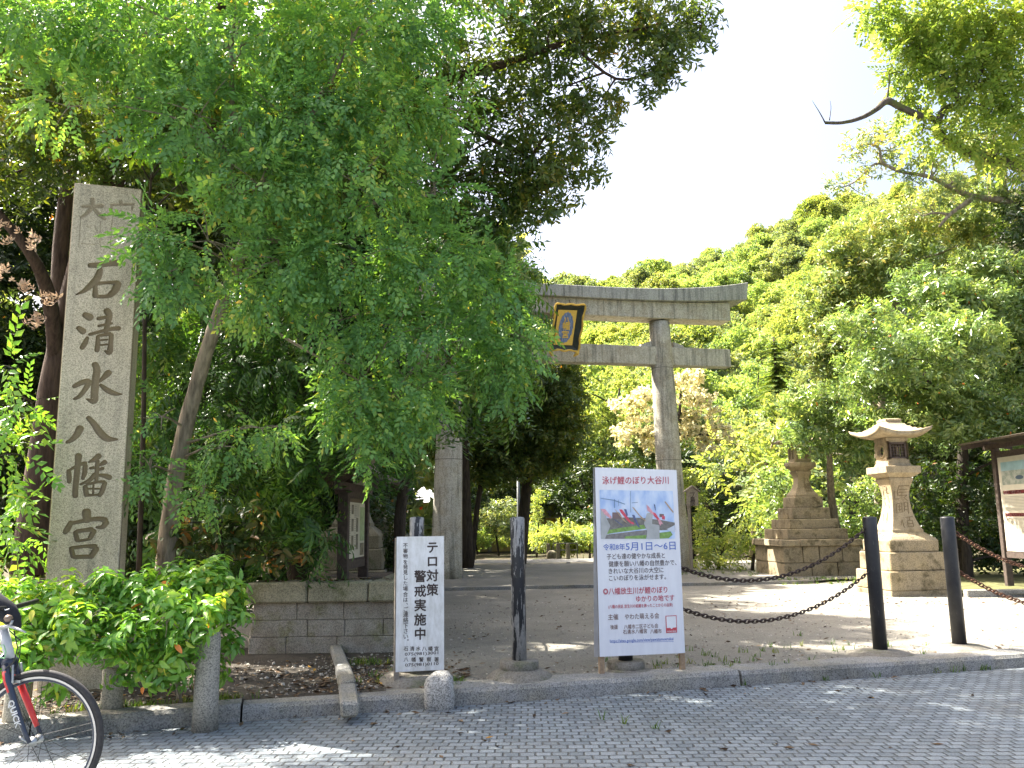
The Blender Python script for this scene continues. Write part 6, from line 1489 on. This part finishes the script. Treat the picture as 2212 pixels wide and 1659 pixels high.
s3 = thing('shrub', 'clipped dark green bush on the platform right of the mossy lantern base', 'shrub', (P(850, 1230, 11.8).x, 11.8, zt - .1))
S3C = px([(850, 1150, 35, 30, 12.6), (860, 1200, 40, 35, 12.4), (830, 1225, 40, 25, 12.3)])
inv(s3, wood(s3, [([P(850, 1245, 12.5), P(850, 1180, 12.5)], [.02, .01])], S3C, BARK_DARK, .004, .008, 3))
inv(s3, crown('foliage', S3C, 'fine', LM_DARK, s3, lai=3.2, scale=1.1, seed=73))

# ---- grass, litter and pebbles
def scatter(name, pts, kind_mat, maker, seed):
    g = np.random.default_rng(seed); Vs = []; Fs = []; As = []; b = 0
    for p in pts:
        V, F = maker(g); Vs.append(V + np.array(p)); Fs.append(F + b); b += len(V); As.append(np.full(len(F), g.random()))
    return setp(link(name, np_mesh(name, np.concatenate(Vs), np.concatenate(Fs), np.concatenate(As)), kind_mat), kind='stuff')
def mk_litter(g):
    l = g.uniform(.03, .085); T = leaf_verts(l, l * .4, g.uniform(-.3, .3), g.uniform(-.3, .2)); a = g.uniform(0, 2 * PI); t = g.uniform(-.35, .35)
    Rz = np.array([[math.cos(a), -math.sin(a), 0], [math.sin(a), math.cos(a), 0], [0, 0, 1]]); Rx = np.array([[1, 0, 0], [0, math.cos(t), -math.sin(t)], [0, math.sin(t), math.cos(t)]])
    V = T @ Rx.T @ Rz.T; V[:, 2] -= V[:, 2].min() - .003; return V, LF2.copy()
def mk_grass(g):
    Vs = []; Fs = []
    for i in range(9):
        a = g.uniform(0, 2 * PI); h_ = g.uniform(.02, .07); d = g.uniform(.01, .07); w = .004; x, y = g.normal(size=2) * .02
        t = np.array([-math.sin(a), math.cos(a), 0]) * w; o = np.array([x, y, 0]); k = np.array([math.cos(a), math.sin(a), 0]) * d
        Vs += [o - t, o + t, o + k * .45 + t * .7 + [0, 0, h_ * .7], o + k * .45 - t * .7 + [0, 0, h_ * .7], o + k + [0, 0, h_], o + k + t * .1 + [0, 0, h_]]
        Fs += [[6 * i, 6 * i + 1, 6 * i + 2, 6 * i + 3], [6 * i + 3, 6 * i + 2, 6 * i + 5, 6 * i + 4]]
    return np.array(Vs), np.array(Fs)
def mk_pebble(g):
    r = g.uniform(.004, .014) * (1 + .8 * (g.random() < .08)); V = np.array([(1, 0, 0), (0, 1, 0), (-1, 0, 0), (0, -1, 0), (.55, .1, .75), (.05, .6, .7), (-.55, 0, .78), (0, -.6, .72)]) * r * g.uniform(.6, 1.3, (8, 3))
    return V, np.array([(0, 1, 5, 4), (1, 2, 6, 5), (2, 3, 7, 6), (3, 0, 4, 7), (4, 5, 6, 7)])
g_ = np.random.default_rng(3)
LM_LIT = leafmat('dry_litter', [(.0, (.05, .033, .02)), (.4, (.11, .07, .04)), (.75, (.18, .125, .075)), (.93, (.28, .22, .15)), (1, (.42, .22, .03))], .1, (1, 1, 1), rough=.8, spec=.15)
LM_GRASS = leafmat('grass_blade', [(.0, (.05, .11, .02)), (.6, (.09, .17, .03)), (1, (.20, .22, .06))], .4)
mpeb = leafmat('pebbles', [(.0, (.12, .10, .08)), (.5, (.27, .245, .2)), (1, (.46, .43, .38))], 0.0, rough=.9)
def zof(x, y):
    if y < kerb_y(x) + .2: return None
    if y > edge_y(x) and -6 < x < 9: return HI
    return LO
pts = []
for _ in range(1700):
    x = g_.uniform(-4.5, -.4); y = kerb_y(x) + .22 + abs(g_.normal()) * .9
    if y > WY - .02 and x > WX0 or y > 9.2: continue
    if noise.noise(Vector((x * 1.3, y * 1.3, 2))) < -.12 and g_.random() < .8: continue
    pts.append((x, y, LO))
for _ in range(450):
    x = g_.uniform(-.6, 8.5); y = kerb_y(x) + .4 + g_.random() ** 1.3 * 9; pts.append((x, y, zof(x, y)))
for _ in range(160):
    x = g_.uniform(3, 9.5); y = g_.normal(13.2, .35); pts.append((x, y, zof(x, y) or LO))
for _ in range(60):
    x = g_.uniform(-3.5, 4); y = kerb_y(x) - .03 - abs(g_.normal()) * .12; pts.append((x, y, .0))
for _ in range(60):
    x = g_.uniform(-3, 5); pts.append((x, kerb_y(x) - g_.uniform(.1, 2.5), 0))
for _ in range(260):
    x, y = g_.uniform(WX0 + .1, WX1 - .1), g_.uniform(WY, WY + 1.2); pts.append((x, y, zt + .004 if y < WY + .34 else zt - .055))
scatter('leaf_litter', pts, LM_LIT, mk_litter, 4)
pts = []
for cx_, cy_, n, s in [(-3.0, 6.28, 26, .16), (-2.55, 6.42, 22, .14), (-2.2, 6.5, 18, .1), (-.95, 7.35, 30, .16), (-.6, 7.2, 14, .12), (1.75, 7.85, 9, .3), (2.15, 8.2, 8, .35), (3.0, 8.7, 12, .5), (3.5, 8.7, 8, .4), (1.2, 8.0, 5, .4), (6.2, 17.6, 60, .5), (7.4, 17.6, 60, .5), (8.3, 14.6, 50, .5), (4.8, 20.5, 60, .8), (-1.4, 8.25, 16, .12)]:
    for _ in range(n):
        x, y = cx_ + g_.normal() * s, cy_ + g_.normal() * s * .6
        if zof(x, y) is None: y = kerb_y(x) + .3
        pts.append((x, y, zof(x, y) or LO))
for _ in range(70): pts.append((g_.uniform(WX0, WX1), WY + .36 + g_.uniform(-.02, .3), zt - .05))
for _ in range(14): x = g_.uniform(1.0, 6); pts.append((x, kerb_y(x) - .02, 0))
for x, y in ((.62, 6.3), (.75, 6.15), (.95, 6.0)): pts.append((x, y, 0))
scatter('grass', pts, LM_GRASS, mk_grass, 5)
pts = []
for _ in range(4200):
    x = g_.uniform(-2, 8); y = kerb_y(x) + .36 + g_.random() ** 1.6 * 7; z = zof(x, y)
    if y > WY - .05 and x < WX1: continue
    pts.append((x, y, z if z else LO))
for _ in range(900):
    x = g_.uniform(-4, -1.0); y = kerb_y(x) + .25 + g_.random() * 2.0
    if y < WY: pts.append((x, y, LO))
scatter('gravel', pts, mpeb, mk_pebble, 6)
mb = MB()   # moss strip of ground at the right, held by a low curb
a, b = G(2085, 1290, LO), G(2230, 1300, LO)
sheet('moss_ground', [(a.x, a.y + .1), (b.x + 3, b.y + .1), (14, 22), (a.x + .4, 22)], LO + .05, plain('moss_soil', (.10, .10, .035), .95, var=.5, scale=6))
x = a.x
while x < b.x + 2: mb.box(x + .006, x + .5, -.07, .07, -.05, .12 + random.uniform(-.01, .01)); x += .51
o = mb.build('garden_curb', mat_kerb, None, bevel=.012); o.location = (0, a.y, LO); setp(o, kind='structure')

# ---- far end of the approach
hp = lambda u, v, Y: P(u, v, Y)
for (u, w, h_, Y, lab) in [(1185, .15, .46, 31.5, 'short square stone post left of a pair on the far path'), (1206, .14, .52, 29.6, 'square stone post in the middle of the far path trio'), (1227, .14, .5, 29.2, 'square stone post on the right of the far path trio'), (1024, .13, .48, 31, 'slim grey post right of the left gate column in the far shade'), (982, .1, .6, 30, 'thin post against the right side of the left gate column')]:
    p = P(u, 1200, Y); mb = MB(); mb.box(-w / 2, w / 2, -w / 2, w / 2, -.1, h_, 0, .01, .01); mb.box(-w / 2 + .01, w / 2 - .01, -w / 2 + .01, w / 2 - .01, h_ + .001, h_ + .06, 0, w * .25, w * .25)
    o = mb.build('stone_post', mat_lantern_dim, None); o.location = (p.x, Y, HI - .02); setp(o, lab, 'post', 'stone posts on the far path')
p = P(1191, 1200, 30.2); o = rocky('boulder', mat_lantern_dim, (p.x, 30.2, HI + .1), (.17, .17, .17), 8.1); setp(o, 'dark rounded rock in front of the far stone posts', 'boulder')
rl = thing('railing', 'low black pipe railing in front of the clipped hedge', 'railing', (P(1221, 1190, 31).x, 31, HI))
for x in (-.44, .44): MB().tube([(x, 0, -.1), (x, 0, .5)], .018, 8).build('post', mat_black_paint, rl)
for z in (.49, .25): MB().tube([(-.44, 0, z), (.44, 0, z)], .016, 8).build('bar', mat_black_paint, rl)
lp = P(1122, 1200, 32); lpo = thing('lamp_pole', 'thin grey lamp pole standing far behind the peeling bollard', 'pole', (lp.x, 32, HI)); MB().lathe([(.085, -.1), (.075, 1.2), (.05, P(1122, 1000, 32).z)], 12).build('mast', plain('grey_steel', (.12, .13, .13), .5, .4), lpo, True); MB().tube([(0, 0, P(1122, 1000, 32).z - .05), (0, -.2, P(1122, 992, 32).z), (0, -.7, P(1122, 990, 32).z)], .04, 8).build('arm', mat_iron, lpo)
# low tile-roofed earthen wall
wx0, wx1 = P(985, 1150, 44).x, P(1330, 1150, 44).x
fw = thing('garden_wall', 'low ochre earthen wall with grey tiled top far behind the gate', 'wall', ((wx0 + wx1) / 2, 43.0, LO))
hw_ = (wx1 - wx0) / 2; MB().box(-hw_, hw_, -.15, .15, -.1, 1.55).build('wall', mat_ochre_wall, fw)
for k in range(7): x = -hw_ + (k + .5) * 2 * hw_ / 7; MB().box(x - .1, x + .1, -.18, -.151, -.1, 1.5).build('timber', mat_wood_grey, fw)
mb = MB(); mb.prism([(0, 2.2), (-.55, 1.6), (-.55, 1.52), (0, 1.9), (.55, 1.52), (.55, 1.6)], -hw_ - .2, hw_ + .2); mb.v = [(y, x, z) for x, y, z in mb.v]
mb.build('roof', mat_tile, fw)
mb = MB()
n = int(hw_ * 2 / .3)
for k in range(n): x = -hw_ + k * .3; mb.tube([(x, -.56, 1.60), (x, 0, 2.23)], .06, 6)
mb.build('roll_tiles', mat_tile, fw)
# white building glimpsed by the column
wb = thing('building', 'pale timbered building just right of the left gate column, far behind', 'building', (P(1000, 1120, 41).x - .4, 41.0, LO))
MB().box(-1.2, .35, 0, 3, -.1, 2.9).build('wall', mat_white_wall, wb)
for z in (1.7, 1.25, .7): MB().box(-1.21, .36, -.04, -.001, z, z + .16).build('beam', mat_wood_grey, wb)
mb = MB(); 
MB().box(-1.2, .35, -.03, -.0005, .9, 1.24).build('lattice_window', plain('lattice_grey', (.30, .30, .31), .7, var=.6, scale=60), wb)
MB().box(-1.6, .75, -.6, 3.6, 2.9, 3.1, 0, .4, .6).build('roof', mat_tile, wb)
# vermilion shrine
vs_ = thing('shrine_hall', 'bright vermilion shrine hall glimpsed left of the left gate column', 'building', (P(915, 1120, 36).x, 36, LO))
for x in (-.75, -.15, .35): MB().box(x - .1, x + .1, -.1, .1, -.1, 2.2).build('pillar', mat_vermilion, vs_)
for z in (1.55, 1.95): MB().box(-.9, .5, -.08, .08, z, z + .18).build('beam', mat_vermilion, vs_)
MB().box(-.9, .5, .4, .5, -.1, 1.25).build('wall', mat_white_wall, vs_)
MB().box(-.9, .5, .39, .5, 1.251, 2.2).build('fascia', mat_vermilion, vs_)
MB().box(-1.5, 1.0, -.9, 1.4, 2.2, 2.9, 0, .4, .9).build('roof', mat_tile, vs_)
print('LEAVES', NL[0])
